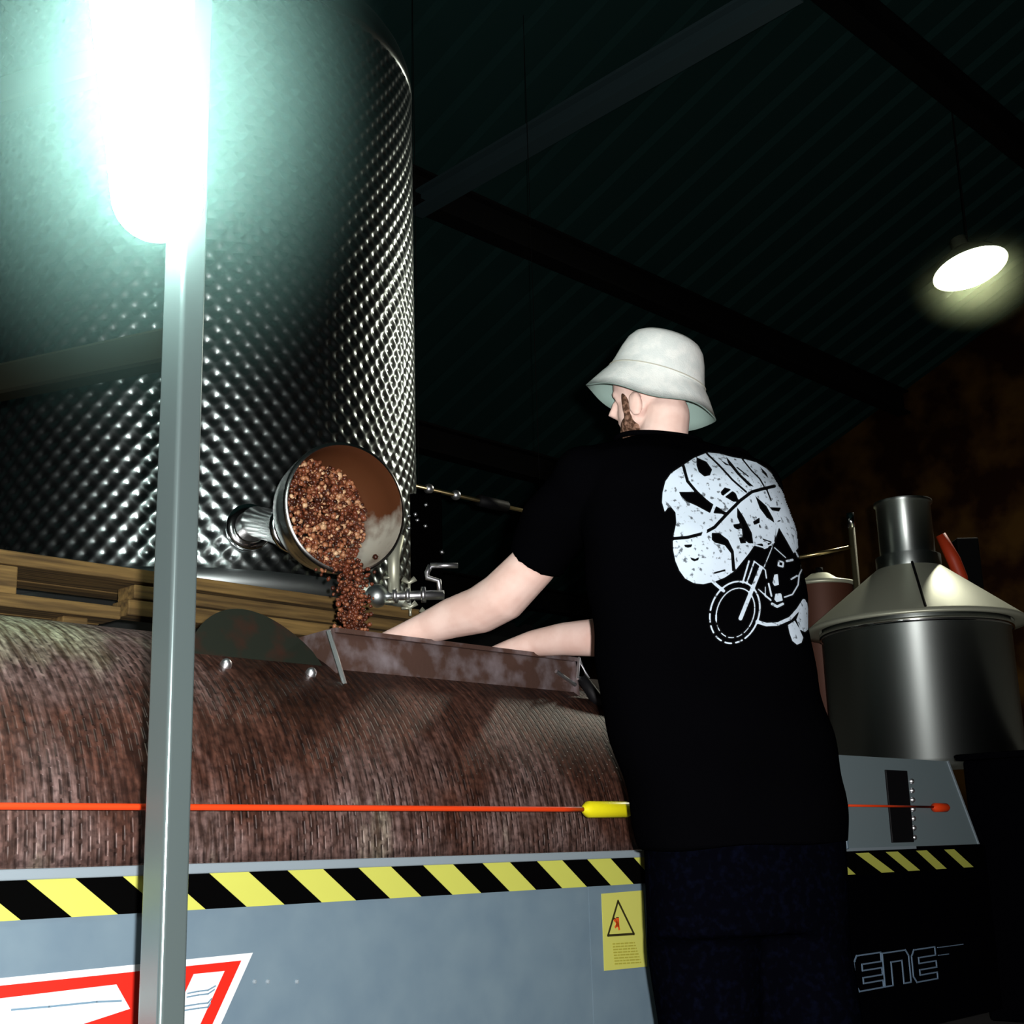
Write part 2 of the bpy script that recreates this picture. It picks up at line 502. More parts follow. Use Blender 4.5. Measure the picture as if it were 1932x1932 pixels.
ths = sorted(set([round(2 * PI * k / 120, 5) for k in range(120)] + [round(TH0, 5), round(TH1, 5)]))
uus = [U0, -2.2, -1.7, -1.2, HU0, -0.5, -0.2, HU1, 0.4, 0.7, U1]
vs, fs, wrap = [], [], []
nt_ = len(ths)
for u in uus:
    for th in ths + [ths[0] + 2 * PI]:
        vs.append(drum_pt(u, th)); wrap.append((u, RD * (th if th < PI * 1.5 else th - 2 * PI), 0))
n1 = nt_ + 1
for i in range(len(uus) - 1):
    for j in range(nt_):
        tm = (ths[j] + (ths + [ths[0] + 2 * PI])[j + 1]) / 2
        um = (uus[i] + uus[i + 1]) / 2
        if HU0 < um < HU1 and TH0 < tm < TH1: continue
        fs.append((i * n1 + j, i * n1 + j + 1, (i + 1) * n1 + j + 1, (i + 1) * n1 + j))
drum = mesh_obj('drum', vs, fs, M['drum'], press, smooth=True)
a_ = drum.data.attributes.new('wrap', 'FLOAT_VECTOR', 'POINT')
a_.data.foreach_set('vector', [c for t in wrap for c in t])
so = drum.modifiers.new('thick', 'SOLIDIFY'); so.thickness = 0.006; so.offset = -1
# drum heads and bearings
for u, s in ((U0, -1), (U1, 1)):
    mb = MB()
    Mx = Matrix.Translation((u, VD, ZD)) @ Matrix.Rotation(s * PI / 2, 4, 'Y')
    mb.lathe([(RD + .018, -.03), (RD + .018, .012), (RD - .03, .03), (0.2, .08), (.001, .085)], 64, Mx)
    mb.build('drum_head', M['stained'], press, True)
    MB().box((u + s * .02 - .05, VD - .12, 0), (u + s * .02 + .05 + s * .12, VD + .12, ZD - .2), .01).build('bearing_stand', M['grey'], press)
# hatch frame: four walls standing on the opening
FZ = 1.245
front = MB()
vf = VD - RD * math.cos(TH0) - .012
zf = ZD + RD * math.sin(TH0)
front.box((HU0 - .03, vf - .006, zf - .03), (HU1 + .045, vf, FZ - .004))
front.box((HU0 - .03, vf - .022, FZ - .012), (HU1 + .045, vf + .006, FZ))
front.box((HU0 - .01, vf - .020, zf - .034), (HU1 + .02, vf, zf - .018))
front.build('hatch_front_plate', M['stained'], press)
vb = VD - RD * math.cos(TH1) + .012
zb = ZD + RD * math.sin(TH1)
MB().box((HU0 - .03, vb, zb - .03), (HU1 + .045, vb + .006, FZ - .03)).build('hatch_back_plate', M['stained'], press)
for u, nm in ((HU0 - .032, 'hatch_side_plate'), (HU1 + .04, 'hatch_side_plate')):
    mb = MB()
    poly = [(vf - .03, zf - .085), (vf - .012, FZ), (vb, FZ - .03), (vb + .02, zb - .03)]
    pts = [drum_pt(0, TH0 - .09 + (TH1 - TH0 + .12) * k / 10, RD - .004) for k in range(11)]
    poly = [(vf - .012, FZ), (vb, FZ - .03)] + [(p.y, p.z) for p in reversed(pts)]
    mb.prism(poly, lambda a, b, h: Vector((u + h, a, b)), .006)
    mb.build(nm, M['stained'], press)
# bright end strip and toggle clip of the hatch
pL = drum_pt(HU0 - .035, TH0 - .16, RD + .004)
MB().tube([Vector((HU0 - .05, vf - .016, FZ - .01)), pL], .0065, 8).build('hatch_edge_strip', M['steel_matt'], press)
cx = HU1 + .03
mb = MB()
mb.tube([(cx, vf - .03, FZ - .065), (cx + .012, vf - .03, FZ - .005), (cx + .05, vf - .03, FZ - .06), (cx, vf - .03, FZ - .065)], .006, 8)
mb.tube([(cx - .09, vf - .026, FZ - .05), (cx - .005, vf - .026, FZ - .085)], .006, 8)
mb.build('toggle_clip', M['glint'], press)
mb = MB()
mb.tube([(cx + .02, vf - .03, FZ - .06), (cx + .05, vf - .055, FZ - .12), (cx + .09, vf - .085, FZ - .17)], [.016, .02, .013], 10)
mb.build('clip_handle', M['black'], press, True)
# dark arched door slid aside on the drum
mb = MB()
DU0, DU1 = -1.18, -0.79
K = 22
outline = []
for k in range(K + 1):
    t = k / K
    h = math.sin(PI * t) ** 0.62 if 0 < t < 1 else 0
    outline.append((DU0 + (DU1 - DU0) * t, 0.015 + 0.135 * h))
outline = [(DU0, 0.0)] + outline + [(DU1 + .03, 0.0)]
tilt = math.radians(40)
base = drum_pt(0, TH0 - .04, RD - .012)


def door_place(a, b, h):
    return Vector((a, base.y + b * math.sin(tilt) * .85 + h * -math.cos(tilt), base.z + b * 1.02 + h * math.sin(tilt)))


mb.prism(outline, door_place, .008)
mb.build('hatch_door', M['door'], press)['label'] = 'dark arched hatch door slid open beside the hatch'
for px, py in ((428, 1250), (587, 1270)):
    q = pv(px, py, .245)
    mb = MB()
    nrm = Vector((0, q.y - VD, q.z - ZD)).normalized()
    c = Vector((q.x, VD, ZD)) + nrm * (RD + .001)
    Mx = axis_matrix(c, nrm)
    mb.lathe([(.014, 0), (.014, .008), (.012, .016), (.007, .021), (.001, .023)], 16, Mx)
    mb.build('door_bolt', M['glint'], press, True)
# front panel, sill, seam
mb = MB().box((-3.0, 0, 0.06), (-.143, .03, .655)); mb.build('front_panel', M['grey'], press)
mb = MB().box((-.139, 0, 0.06), (1.10, .03, .655)); mb.build('front_panel', M['grey'], press)
mb = MB().box((-3.0, -.008, .657), (1.10, .05, .677), .003); mb.build('sill', M['grey_edge'], press)
for u in (-2.8, -1.2, .9):
    MB().box((u, .1, 0), (u + .1, 1.1, .1), .006).build('foot_beam', M['grey'], press)
# hazard tape: black band and each yellow stripe
tape = MB().box((-2.9, -.003, .588), (1.095, 0, .661)).build('hazard_tape', M['tape_k'], press)
P_, S_ = .1955, .0955
k = -6
zt0, zt1 = .588, .661
while True:
    ut = -1.713 + k * P_
    if ut > 1.09: break
    k += 1
    if ut < -2.85: continue
    sl = .098
    poly = [(ut, zt1), (ut + S_, zt1), (ut + S_ + sl, zt0), (ut + sl, zt0)]
    if ut + S_ + sl > 1.095:
        cl = []
        f = lambda q: (min(q[0], 1.095), q[1])
        if ut + S_ > 1.095:
            zc = zt1 - (1.095 - ut) / sl * (zt1 - zt0)
            poly = [(ut, zt1), (1.095, zt1), (1.095, max(zt0, zc))] if ut + sl > 1.095 else [(ut, zt1), (1.095, zt1), (1.095, zt0), (ut + sl, zt0)]
        else:
            zc = zt1 - (1.095 - ut - S_) / sl * (zt1 - zt0)
            zd = zt1 - (1.095 - ut) / sl * (zt1 - zt0)
            poly = [(ut, zt1), (ut + S_, zt1), (1.095, zc)] + ([(1.095, zd)] if ut + sl > 1.095 else [(1.095, zt0), (ut + sl, zt0)])
    MB().prism(poly, lambda a, b, h: Vector((a, -.0032 - h, b)), .0012).build('yellow_stripe', M['tape_y'], tape)


def flat(name, mat, parent, poly, y0, t=.001):
    return MB().prism(poly, lambda a, b, h: Vector((a, y0 - h, b)), t).build(name, mat, parent)


def stroke(mb, pts, wd, y0, t=.0008, closed=False):
    n = len(pts)
    for i in range(n if closed else n - 1):
        a = Vector((pts[i][0], pts[i][1])); b = Vector((pts[(i + 1) % n][0], pts[(i + 1) % n][1]))
        d = (b - a).normalized(); nn = Vector((-d.y, d.x)) * wd / 2
        a2, b2 = a - d * wd * .4, b + d * wd * .4
        mb.prism([tuple(a2 - nn), tuple(b2 - nn), tuple(b2 + nn), tuple(a2 + nn)], lambda p, q, h: Vector((p, y0 - h, q)), t)
    return mb


# yellow warning sticker with triangle and falling figure
st = flat('warning_sticker', M['sticker_y'], press, [(-.091, .375), (.090, .372), (.088, .570), (-.089, .568)], -.0005)
st['label'] = 'yellow warning sticker with a black triangle and small figure'
q = lambda x, y: tuple(pv(x, y, 0))
qq = lambda x, y: (pv(x, y, 0).x, pv(x, y, 0).z)
tri = [qq(1165, 1700), qq(1146, 1765), qq(1195, 1762)]
stroke(MB(), tri, .006, -.0016, closed=True).build('warning_triangle', M['ink'], st)
mb = MB()
stroke(mb, [qq(1164, 1733), qq(1164, 1742)], .010, -.0016)
stroke(mb, [qq(1157, 1733), qq(1163, 1738)], .006, -.0016)
mb.build('pictogram_head', M['ink'], st)
mb = MB()
stroke(mb, [qq(1163.5, 1736), qq(1164, 1745)], .014, -.0017)
stroke(mb, [qq(1158, 1736), qq(1164, 1741)], .006, -.0017)
stroke(mb, [qq(1163, 1744), qq(1160, 1749)], .006, -.0017)
stroke(mb, [qq(1165, 1744), qq(1167, 1753)], .006, -.0017)
mb.build('pictogram_figure', M['ink_red'], st)
mb = MB()
rr = random.Random(3)
for i in range(8):
    y = 1781 + i * 5.4
    x = 1155 + i * .6
    xe = 1196 + i * 1.7
    while x < xe:
        l = rr.uniform(3, 9)
        stroke(mb, [qq(x, y - (x - 1155) * .06), qq(min(x + l, xe), y - (min(x + l, xe) - 1155) * .06)], .0032, -.0016)
        x += l + 2.2
mb.build('printed_text', M['ink_soft'], st)['kind'] = 'stuff'
# red and white maker's emblem
lg = flat('emblem', M['white'], press, [(-2.40, .485), (-1.205, .497), (-1.375, .20), (-2.40, .20)], -.0005)
lg['label'] = 'red and white emblem with slanted corner on the grey panel'
flat('emblem_red_field', M['red'], lg, [(-2.38, .473), (-1.234, .484), (-1.392, .21), (-2.38, .21)], -.0017)
flat('emblem_white_bar', M['white'], lg, [(-2.36, .447), (-1.517, .462), (-1.486, .416), (-1.62, .392), (-2.36, .382)], -.0029)
flat('emblem_white_bar', M['white'], lg, [(-1.347, .467), (-1.275, .467), (-1.345, .345), (-1.36, .32), (-1.43, .32)], -.0029)
stroke(MB(), [qq(20, 1905), qq(90, 1899), qq(180, 1890), qq(226, 1888)], .0035, -.004).build('emblem_line', M['rule'], lg)
mb = MB()
for dy in (0, 7, 24, 32):
    stroke(mb, [qq(352 - dy * .2, 1874 + dy), qq(372, 1870 + dy), qq(390, 1868 + dy), qq(404 - dy * .3, 1860 + dy)], .0028, -.004)
mb.build('emblem_line', M['rule'], lg)
for px in (480, 505, 560):
    p = pv(px, 1852, 0)
    MB().lathe([(.005, 0), (.004, .003), (.0005, .004)], 10, axis_matrix((p.x, 0, p.z), (0, -1, 0))).build('panel_rivet', M['grey_edge'], press)
# red safety cord with yellow end and its brackets
zc_ = .787
pts = [(-3.0 + (2.80) * i / 30, -.055, zc_ - .004 * i / 30) for i in range(31)]
MB().tube(pts, .0065, 10).build('safety_cord', M['cord'], press, True)['label'] = 'taut red safety cord along the front of the drum'
p = Vector((pv(1097, 1526, -.055).x + .012, -.055, zc_ - .004))
mb = MB()
mb.lathe([(.003, -.012), (.012, 0), (.021, .014), (.021, .17), (.017, .185), (.010, .192), (.004, .20), (.001, .201)], 20, axis_matrix(p, (1, 0, 0)))
mb.build('cord_grip', M['cordend'], press, True)['label'] = 'yellow plastic grip at the end of the red cord'
MB().tube([(.0, -.055, zc_ - .004), (1.12, -.055, .80)], .004, 8).build('safety_cord', M['cord'], press, True)
for u in (-2.95, 1.09):
    MB().box((u, -.06, .66), (u + .012, .03, .82), .002).build('cord_bracket', M['grey'], press)
# end cabinet
cab = MB()
poly = [(1.115, .06), (2.226, .06), (2.226, .657), (1.115, .657)]
cab.prism(poly, lambda a, b, h: Vector((a, h, b)), 1.15)
cab.build('end_cabinet', M['dark_cab'], press)
hood = MB()
poly = [(1.115, .66), (2.172, .66), (1.985, .968), (1.115, .968)]
hood.prism(poly, lambda a, b, h: Vector((a, h + .004, b)), 1.0)
hood.build('cabinet_hood', M['cab_grey'], press)
MB().prism([(2.172, .66), (2.182, .66), (1.996, .97), (1.985, .968)], lambda a, b, h: Vector((a, h, b)), .02).build('hood_edge', M['grey_edge'], press)
MB().box((1.12, -.006, .652), (1.66, .01, .662)).build('cabinet_trim', M['grey_edge'], press)
MB().box((1.50, -.003, .675), (1.655, .006, .925), .002).build('dark_window', M['black'], press)
for i in range(7):
    a = pv(1720, 1474, 0); b = pv(1725, 1580, 0)
    c = a.lerp(b, i / 6)
    MB().lathe([(.011, 0), (.010, .006), (.006, .011), (.0005, .013)], 14, axis_matrix((c.x, .003, c.z), (0, -1, 0))).build('screw_head', M['glint'], press, True)
tp = MB().box((1.125, -.003, .573), (2.20, 0, .648)).build('cabinet_tape', M['tape_k'], press)
for xt, xb, wd in ((1.02, 1.135, .09), (1.236, 1.40, .088), (1.44, 1.59, .085), (1.66, 1.80, .08), (1.875, 2.02, .08)):
    poly = [(xt, .645), (xt + wd, .645), (xb + wd, .577), (xb, .577)]
    if xt < 1.125:
        poly = [(1.16, .577 + .034), (1.225, .577), (1.125, .577)]
    flat('yellow_stripe', M['tape_y'], tp, poly, -.0032)
# red end of the cord
mb = MB().lathe([(.002, 0), (.016, .012), (.016, .10), (.003, .13)], 14, axis_matrix((1.79, -.02, .795), (1, 0, 0)))
mb.build('cord_end', M['cord'], press, True)
MB().tube([(1.13, -.02, .80), (1.80, -.02, .797)], .004, 8).build('safety_cord', M['cord'], press, True)
# raised outline lettering
lt = MB()
LW = .0045


def letter(kind, x, wd, z0, z1):
    h = z1 - z0
    r = .02
    if kind == 'E':
        o = [(x + wd, z1), (x + r, z1), (x, z1 - r), (x, z0 + r), (x + r, z0), (x + wd, z0), (x + wd, z0 + h * .2), (x + wd * .28, z0 + h * .2), (x + wd * .28, z0 + h * .36), (x + wd, z0 + h * .36), (x + wd, z0 + h * .56), (x + wd * .28, z0 + h * .56), (x + wd * .28, z0 + h * .74), (x + wd, z0 + h * .74)]
    elif kind == 'N':
        o = [(x, z0), (x, z1), (x + wd - r, z1), (x + wd, z1 - r), (x + wd, z0), (x + wd * .72, z0), (x + wd * .72, z0 + h * .7), (x + wd * .3, z0 + h * .7), (x + wd * .3, z0)]
    elif kind == 'T':
        o = [(x, z1), (x + wd, z1), (x + wd, z1 - h * .22), (x + wd * .64, z1 - h * .22), (x + wd * .64, z0), (x + wd * .36, z0), (x + wd * .36, z1 - h * .22), (x, z1 - h * .22)]
    else:
        o = [(x, z1), (x + wd * .25, z1), (x + wd * .5, z0 + h * .3), (x + wd * .75, z1), (x + wd, z1), (x + wd * .6, z0), (x + wd * .4, z0)]
    stroke(lt, o, LW, -.001, .003, True)


stroke(lt, [(1.135, .235), (1.155, .318), (1.146, .325)], LW, -.001, .003)
letter('E', 1.168, .178, .212, .322)
letter('N', 1.356, .180, .212, .318)
letter('E', 1.556, .175, .208, .314)
stroke(lt, [(1.752, .310), (1.95, .3085)], LW * .6, -.001, .003)
stroke(lt, [(1.752, .284), (1.83, .283)], LW * .6, -.001, .003)
M['letter'] = plain('raised_letter_edge', (0.16, 0.24, 0.34), 0.5)
lt.build('raised_lettering', M['letter'], press)['label'] = 'outlined raised letters on the black cabinet'

# ================================================================== POMACE material and lumps
m, nt, b = new_mat('grape_pomace')
at_ = nt.nodes.new('ShaderNodeAttribute'); at_.attribute_name = 'tone'
r = nt.nodes.new('ShaderNodeValToRGB')
e = r.color_ramp.elements
e[0].position = 0.0; e[0].color = (0.03, 0.008, 0.004, 1)
e[1].position = 1.0; e[1].color = (0.80, 0.52, 0.30, 1)
x = e.new(.45); x.color = (0.19, 0.048, 0.022, 1)
x = e.new(.75); x.color = (0.42, 0.17, 0.08, 1)
nt.links.new(at_.outputs['Fac'], r.inputs['Fac']); nt.links.new(r.outputs['Color'], b.inputs['Base Color'])
b.inputs['Roughness'].default_value = 0.35
M['pomace'] = m
_bm = bmesh.new(); bmesh.ops.create_icosphere(_bm, subdivisions=1, radius=1); _bm.verts.index_update()
ICO_V = [v.co.copy() for v in _bm.verts]; ICO_F = [tuple(v.index for v in f.verts) for f in _bm.faces]; _bm.free()


def lumps(name, pts, mat, parent=None, tone=(0, 1)):
    vs, fs, tn = [], [], []
    for p, r in pts:
        n = len(vs)
        q = Quaternion((random.gauss(0, 1), random.gauss(0, 1), random.gauss(0, 1), random.gauss(0, 1))).normalized()
        sc = Vector((random.uniform(.7, 1.25), random.uniform(.6, 1.0), random.uniform(.6, 1.3)))
        t = random.uniform(*tone) ** 1.2
        for v in ICO_V:
            vs.append(Vector(p) + q @ Vector((v.x * sc.x, v.y * sc.y, v.z * sc.z)) * r)
            tn.append(t)
        fs += [tuple(i + n for i in f) for f in ICO_F]
    o = mesh_obj(name, vs, fs, mat, parent, True)
    a = o.data.attributes.new('tone', 'FLOAT', 'POINT'); a.data.foreach_set('value', tn)
    return o


# ================================================================== TANK with dimple jacket
TC = Vector((-1.41, 5.63, 0)); TR = 1.0
TZ0, TZ1 = 1.605, 4.12
tank = empty('dimpled_tank', TC, 0, 'tall dimpled stainless steel wine tank behind the steel post', 'tank')
Lx, Lz, DEP, RDM = .0722, .083, .0096, .0385
# dense towards the camera, coarse at the back
fa = math.atan2(-TC.y, -TC.x)
nf = 520
angs = [fa - math.radians(105) + math.radians(210) * k / nf for k in range(nf + 1)]
angs += [angs[-1] + math.radians(150) * k / 24 for k in range(1, 24)]
nzz = 380
zs = [TZ0 + .07 + (TZ1 - TZ0 - .12) * k / nzz for k in range(nzz + 1)]
na = len(angs)
AG, ZG = np.meshgrid(np.array(angs), np.array(zs))
SG = (AG - fa) * TR; HG = ZG - TZ0


def near(off):                                       # distance to the nearest weld spot of one lattice
    a = (SG / Lx + off) % 1.0; c = (HG / Lz + off) % 1.0
    a = np.minimum(a, 1 - a) * Lx; c = np.minimum(c, 1 - c) * Lz
    return np.sqrt(a * a + c * c)


dist = np.minimum(near(0.0), near(0.5))
fade = np.clip(np.minimum((ZG - zs[0]) / .03, (zs[-1] - ZG) / .03), 0, 1)
fade[:, nf + 1:] = 0
RG = TR + .003 - DEP * np.clip(1 - dist / RDM, 0, 1) ** 1.6 * fade
vs = np.stack([RG * np.cos(AG), RG * np.sin(AG), ZG], -1).reshape(-1, 3).tolist()
fs = []
for i in range(len(zs) - 1):
    for j in range(na):
        k = (j + 1) % na
        fs.append((i * na + j, i * na + k, (i + 1) * na + k, (i + 1) * na + j))
mesh_obj('dimple_jacket', vs, fs, M['dimple'], tank, True)
MB().lathe([(.30, TZ0 - .05), (.80, TZ0 - .02), (.985, TZ0), (TR + .004, TZ0 + .004), (TR + .004, TZ0 + .075), (TR - .01, TZ0 + .08)], 128).build('bottom_band', M['steel_matt'], tank, True)
prof = [(TR - .01, TZ1 - .06), (TR + .003, TZ1 - .055), (TR + .003, TZ1)]
for k in range(1, 9):
    a = k / 8 * PI / 2
    prof.append((TR - .30 + .30 * math.cos(a), TZ1 + .26 * math.sin(a)))
prof += [(.35, TZ1 + .34), (.26, TZ1 + .36), (.26, TZ1 + .46), (.001, TZ1 + .47)]
MB().lathe(prof, 128).build('tank_dome', M['dimple'], tank, True)
for k in range(4):
    a = fa + PI / 4 + k * PI / 2
    c = Vector((.82 * math.cos(a), .82 * math.sin(a), 0))
    MB().tube([c, c + Vector((0, 0, TZ0 - .02))], .05, 16).build('tank_leg', M['steel_matt'], tank, True)
    MB().lathe([(.09, 0), (.09, .012), (.052, .02)], 20, Matrix.Translation(c), True, False).build('leg_foot', M['steel_matt'], tank)

def film_gleam_mat():
    m, nt, b = new_mat('must_film_gleam')
    tc = nt.nodes.new('ShaderNodeTexCoord'); n = nt.nodes.new('ShaderNodeTexNoise'); n.inputs['Scale'].default_value = 9; n.inputs['Detail'].default_value = 8
    nt.links.new(tc.outputs['Object'], n.inputs['Vector'])
    sp_ = nt.nodes.new('ShaderNodeSeparateXYZ'); nt.links.new(tc.outputs['Object'], sp_.inputs[0])
    ma = nt.nodes.new('ShaderNodeMath'); ma.operation = 'MULTIPLY_ADD'; ma.inputs[1].default_value = 1.9
    nt.links.new(sp_.outputs['Z'], ma.inputs[0]); nt.links.new(n.outputs['Fac'], ma.inputs[2])
    r = nt.nodes.new('ShaderNodeValToRGB'); r.color_ramp.elements[0].position = .30; r.color_ramp.elements[1].position = .50
    r.color_ramp.elements[0].color = (.68, .66, .56, 1); r.color_ramp.elements[1].color = (.16, .055, .022, 1)  # brown must film above; flash gleam painted in as pale colour lower down
    nt.links.new(ma.outputs[0], r.inputs['Fac']); nt.links.new(r.outputs['Color'], b.inputs['Base Color'])
    b.inputs['Metallic'].default_value = .35; b.inputs['Roughness'].default_value = .4
    return m


# ================================================================== DISCHARGE SPOUT (flared mouth on the tank outlet)
MC = at(652, 958, 3.95)
MD = Vector((.56, -.83, -.05)).normalized()           # the way the mouth looks
spout = empty('discharge_spout', MC, 0, 'flared steel spout pouring brown grape pomace into the press', 'spout')
Mx = axis_matrix((0, 0, 0), MD)
R0 = .193
outer = [(R0 - .003, .006), (R0 + .006, .004), (R0 + .008, -.004), (R0 + .001, -.010), (R0, -.06), (R0 - .012, -.12), (R0 - .045, -.18), (R0 - .095, -.225), (.075, -.25), (.070, -.30)]
inner = [(.066, -.30), (.071, -.246), (R0 - .10, -.221), (R0 - .05, -.177), (R0 - .016, -.12), (R0 - .004, -.06), (R0 - .004, .0), (R0 - .003, .006)]
MB().lathe(outer[::-1], 64, Mx).build('bowl', M['steel'], spout, True)
MB().lathe(inner[::-1], 64, Mx).build('bowl_lining', film_gleam_mat(), spout, True)
# pipe from the bowl to the tank wall
back = -MD * .29
endp = Vector((TC.x, TC.y, 0)) + (Vector((MC.x + back.x, MC.y + back.y, 0)) - Vector((TC.x, TC.y, 0))).normalized() * (TR + .004)
hit = at(470, 985, 4.72)
d2 = (Vector((hit.x, hit.y, 0)) - Vector((TC.x, TC.y, 0))).normalized()
we = Vector((TC.x, TC.y, 0)) + d2 * (TR - .002) + Vector((0, 0, hit.z - .02))
e0 = we - MC
pts = [back, back - MD * .12, (back - MD * .12).lerp(e0 + d2 * .12, .5), e0 + d2 * .12, e0]
MB().tube(pts, [.069, .060, .055, .055, .055], 24).build('outlet_pipe', M['steel'], spout, True)
MB().lathe([(.055, .045), (.082, .045), (.085, .04), (.085, .02), (.082, .016), (.072, .012), (.08, .002)], 40, axis_matrix(e0, d2)).build('flange', M['chrome'], spout, True)
MB().lathe([(.069, .012), (.088, .012), (.09, .006), (.09, -.006), (.088, -.012), (.069, -.012)], 32, axis_matrix(back - MD * .06, MD)).build('pipe_clamp', M['chrome'], spout, True)

# pomace lying in the bowl: slanted face, deeper towards the right
side = MD.cross(Vector((0, 0, 1))).normalized()       # horizontal in the mouth plane
side = side if side.x > 0 else -side
upv = side.cross(MD).normalized(); upv = upv if upv.z > 0 else -upv
pts = []
for i in range(1900):
    a = random.uniform(0, 2 * PI); rr_ = R0 * .965 * math.sqrt(random.random())
    x, y = rr_ * math.cos(a), rr_ * math.sin(a)
    t = (x + R0) / (2 * R0)                           # 0 left .. 1 right
    top = max(0, (y - .03) / R0)
    depth = .004 + .17 * t ** 1.35 + .10 * top ** 1.6
    # stay inside the bowl wall
    rw = R0 - .012 if depth < .06 else R0 - .012 - (depth - .06) * .55
    if math.hypot(x, y) > rw: continue
    pts.append((MC + side * x + upv * y - MD * (depth + random.uniform(-.016, .014)), random.uniform(.005, .0115)))
o = lumps('grape_pomace', pts, M['pomace'])
tag(o, 'brown crushed grape pomace filling the mouth of the steel spout', 'pomace', kind='stuff')
# backing mass under the lumps
# stream from the lower lip into the hatch
lip = MC - upv * (R0 - .01) + side * .02 + MD * .006
land = at(668, 1192, 3.86)
pts = []
for i in range(760):
    t = random.random() ** .9
    c = lip.lerp(Vector((land.x, land.y, land.z - .06)), t)
    c.z += .02 * (1 - t)
    wd = .050 * (1 - t) + .026 * t
    if .35 < t < .6: wd *= .9
    pts.append((c + side * random.gauss(0, wd * .6) - MD * random.gauss(0, .014) + Vector((0, 0, random.gauss(0, .008))), random.uniform(.0045, .009)))
for i in range(80):                                     # spread on the lip
    x = random.uniform(-.10, .06)
    pts.append((MC + side * x - upv * (math.sqrt(R0 ** 2 - x * x) - .016) + MD * random.uniform(-.03, .004), random.uniform(.005, .009)))
o = lumps('falling_pomace', pts, M['pomace'], tone=(0, .72))
tag(o, 'narrow stream of red brown pomace falling into the press hatch', 'pomace', kind='stuff')
pts = []
for i in range(900):
    uu = random.uniform(HU0 + .02, HU1 - .02); vv = random.uniform(.36, .86)
    zz = 1.02 + .12 * math.exp(-((uu + .44) ** 2) / .05)
    pts.append((W(uu, vv, zz + random.uniform(-.02, .02)), random.uniform(.008, .013)))
o = lumps('pomace_heap', pts, M['pomace'], tone=(0, .6))
tag(o, 'dark heap of pomace inside the open press hatch', 'pomace', kind='stuff')
# the pomace tray inside the drum that carries the heap
MB().box((HU0 - .02, .30, .98), (HU1 + .02, .90, 1.0)).build('inner_screen', M['inside'], press)

# ================================================================== WOODEN PLATFORM behind the press
plat = empty('wooden_platform', W(0, 1.2, 0), RZ, 'weathered timber platform of stacked planks behind the press drum', 'platform')


def plank(u0, u1, v0, v1, z0, z1, nm='plank'):
    return MB().box((u0, v0, z0), (u1, v1, z1), .004).build(nm, M['wood'], plat)


# local frame of the platform: y = v - 1.2
plank(-2.6, .52, .0, .10, 1.508, 1.548)
plank(-2.6, .50, .105, .205, 1.510, 1.548)
plank(-2.6, .50, .21, .31, 1.508, 1.550)
plank(-.78, .47, .004, .10, 1.458, 1.500)
plank(-.80, .43, .0, .095, 1.404, 1.452)
for u in (-2.55, -1.86, -1.30):
    plank(u, u + .15, .01, .11, 1.425, 1.507, 'block')
plank(-2.6, -.83, -.01, .10, 1.385, 1.424)
plank(-2.6, -.83, .11, .21, 1.385, 1.424)
for u in (-2.4, -1.0, .30):
    for v in (.02, .22):
        plank(u, u + .08, v, v + .07, 0, 1.384 if u < -.83 else 1.403, 'leg')
for u in (-1.0, .30):
    plank(u, u + .08, .10, .21, 1.25, 1.33, 'brace')
for u in (-.62, .2):
    plank(u, u + .1, .105, .30, 1.455, 1.507, 'block')

# ================================================================== STEEL POST with cross bars
pc_ = at(318, 1500, 2.24)
prz = math.radians(45 + 14 - 4)
post = empty('steel_post', (pc_.x, pc_.y, 0), prz, 'square stainless steel post standing in front of the press', 'post')
_pp = []
for cx_, cy_, a0 in ((1, 1, 0), (-1, 1, 90), (-1, -1, 180), (1, -1, 270)):
    for k in range(7):
        a = math.radians(a0 + 15 * k)
        _pp.append((cx_ * .019 + .008 * math.cos(a), cy_ * .019 + .008 * math.sin(a)))
MB().rings([[Vector((x, y, z)) for x, y in _pp] for z in (.008, 2.75)]).build('post_tube', M['post'], post)
MB().box((-.08, -.08, 0), (.08, .08, .012), .003).build('base_plate', M['steel_matt'], post)
Mi = parent_matrix(post).inverted()


def crossbar(pa, pb, h, nm, mat):
    pa, pb = Vector(pa), Vector(pb)
    d = (pb - pa).normalized(); s = d.cross(Vector((0, 0, 1))).normalized()
    mb = MB()
    prof = [(-.02, -h), (.02, -h), (.024, -h + .006), (.024, h - .006), (.02, h), (-.02, h), (-.024, h - .006), (-.024, -h + .006)]
    mb.rings([[Mi @ (c + s * a + Vector((0, 0, b))) for a, b in prof] for c in (pa, pb)])
    return mb.build(nm, mat, post)


M['bar'] = plain('dull_steel_bar', (.006, .006, .004), .9, 0, .0)
q0 = at(330, 655, 2.27); q1 = at(-260, 775, 2.9)
crossbar(q0, (q1.x, q1.y, q1.z), .032, 'cross_bar', M['bar'])
q0 = at(340, 80, 2.27); q1 = at(-260, 260, 2.75)
crossbar(q0, q1, .03, 'cross_bar', M['bar'])

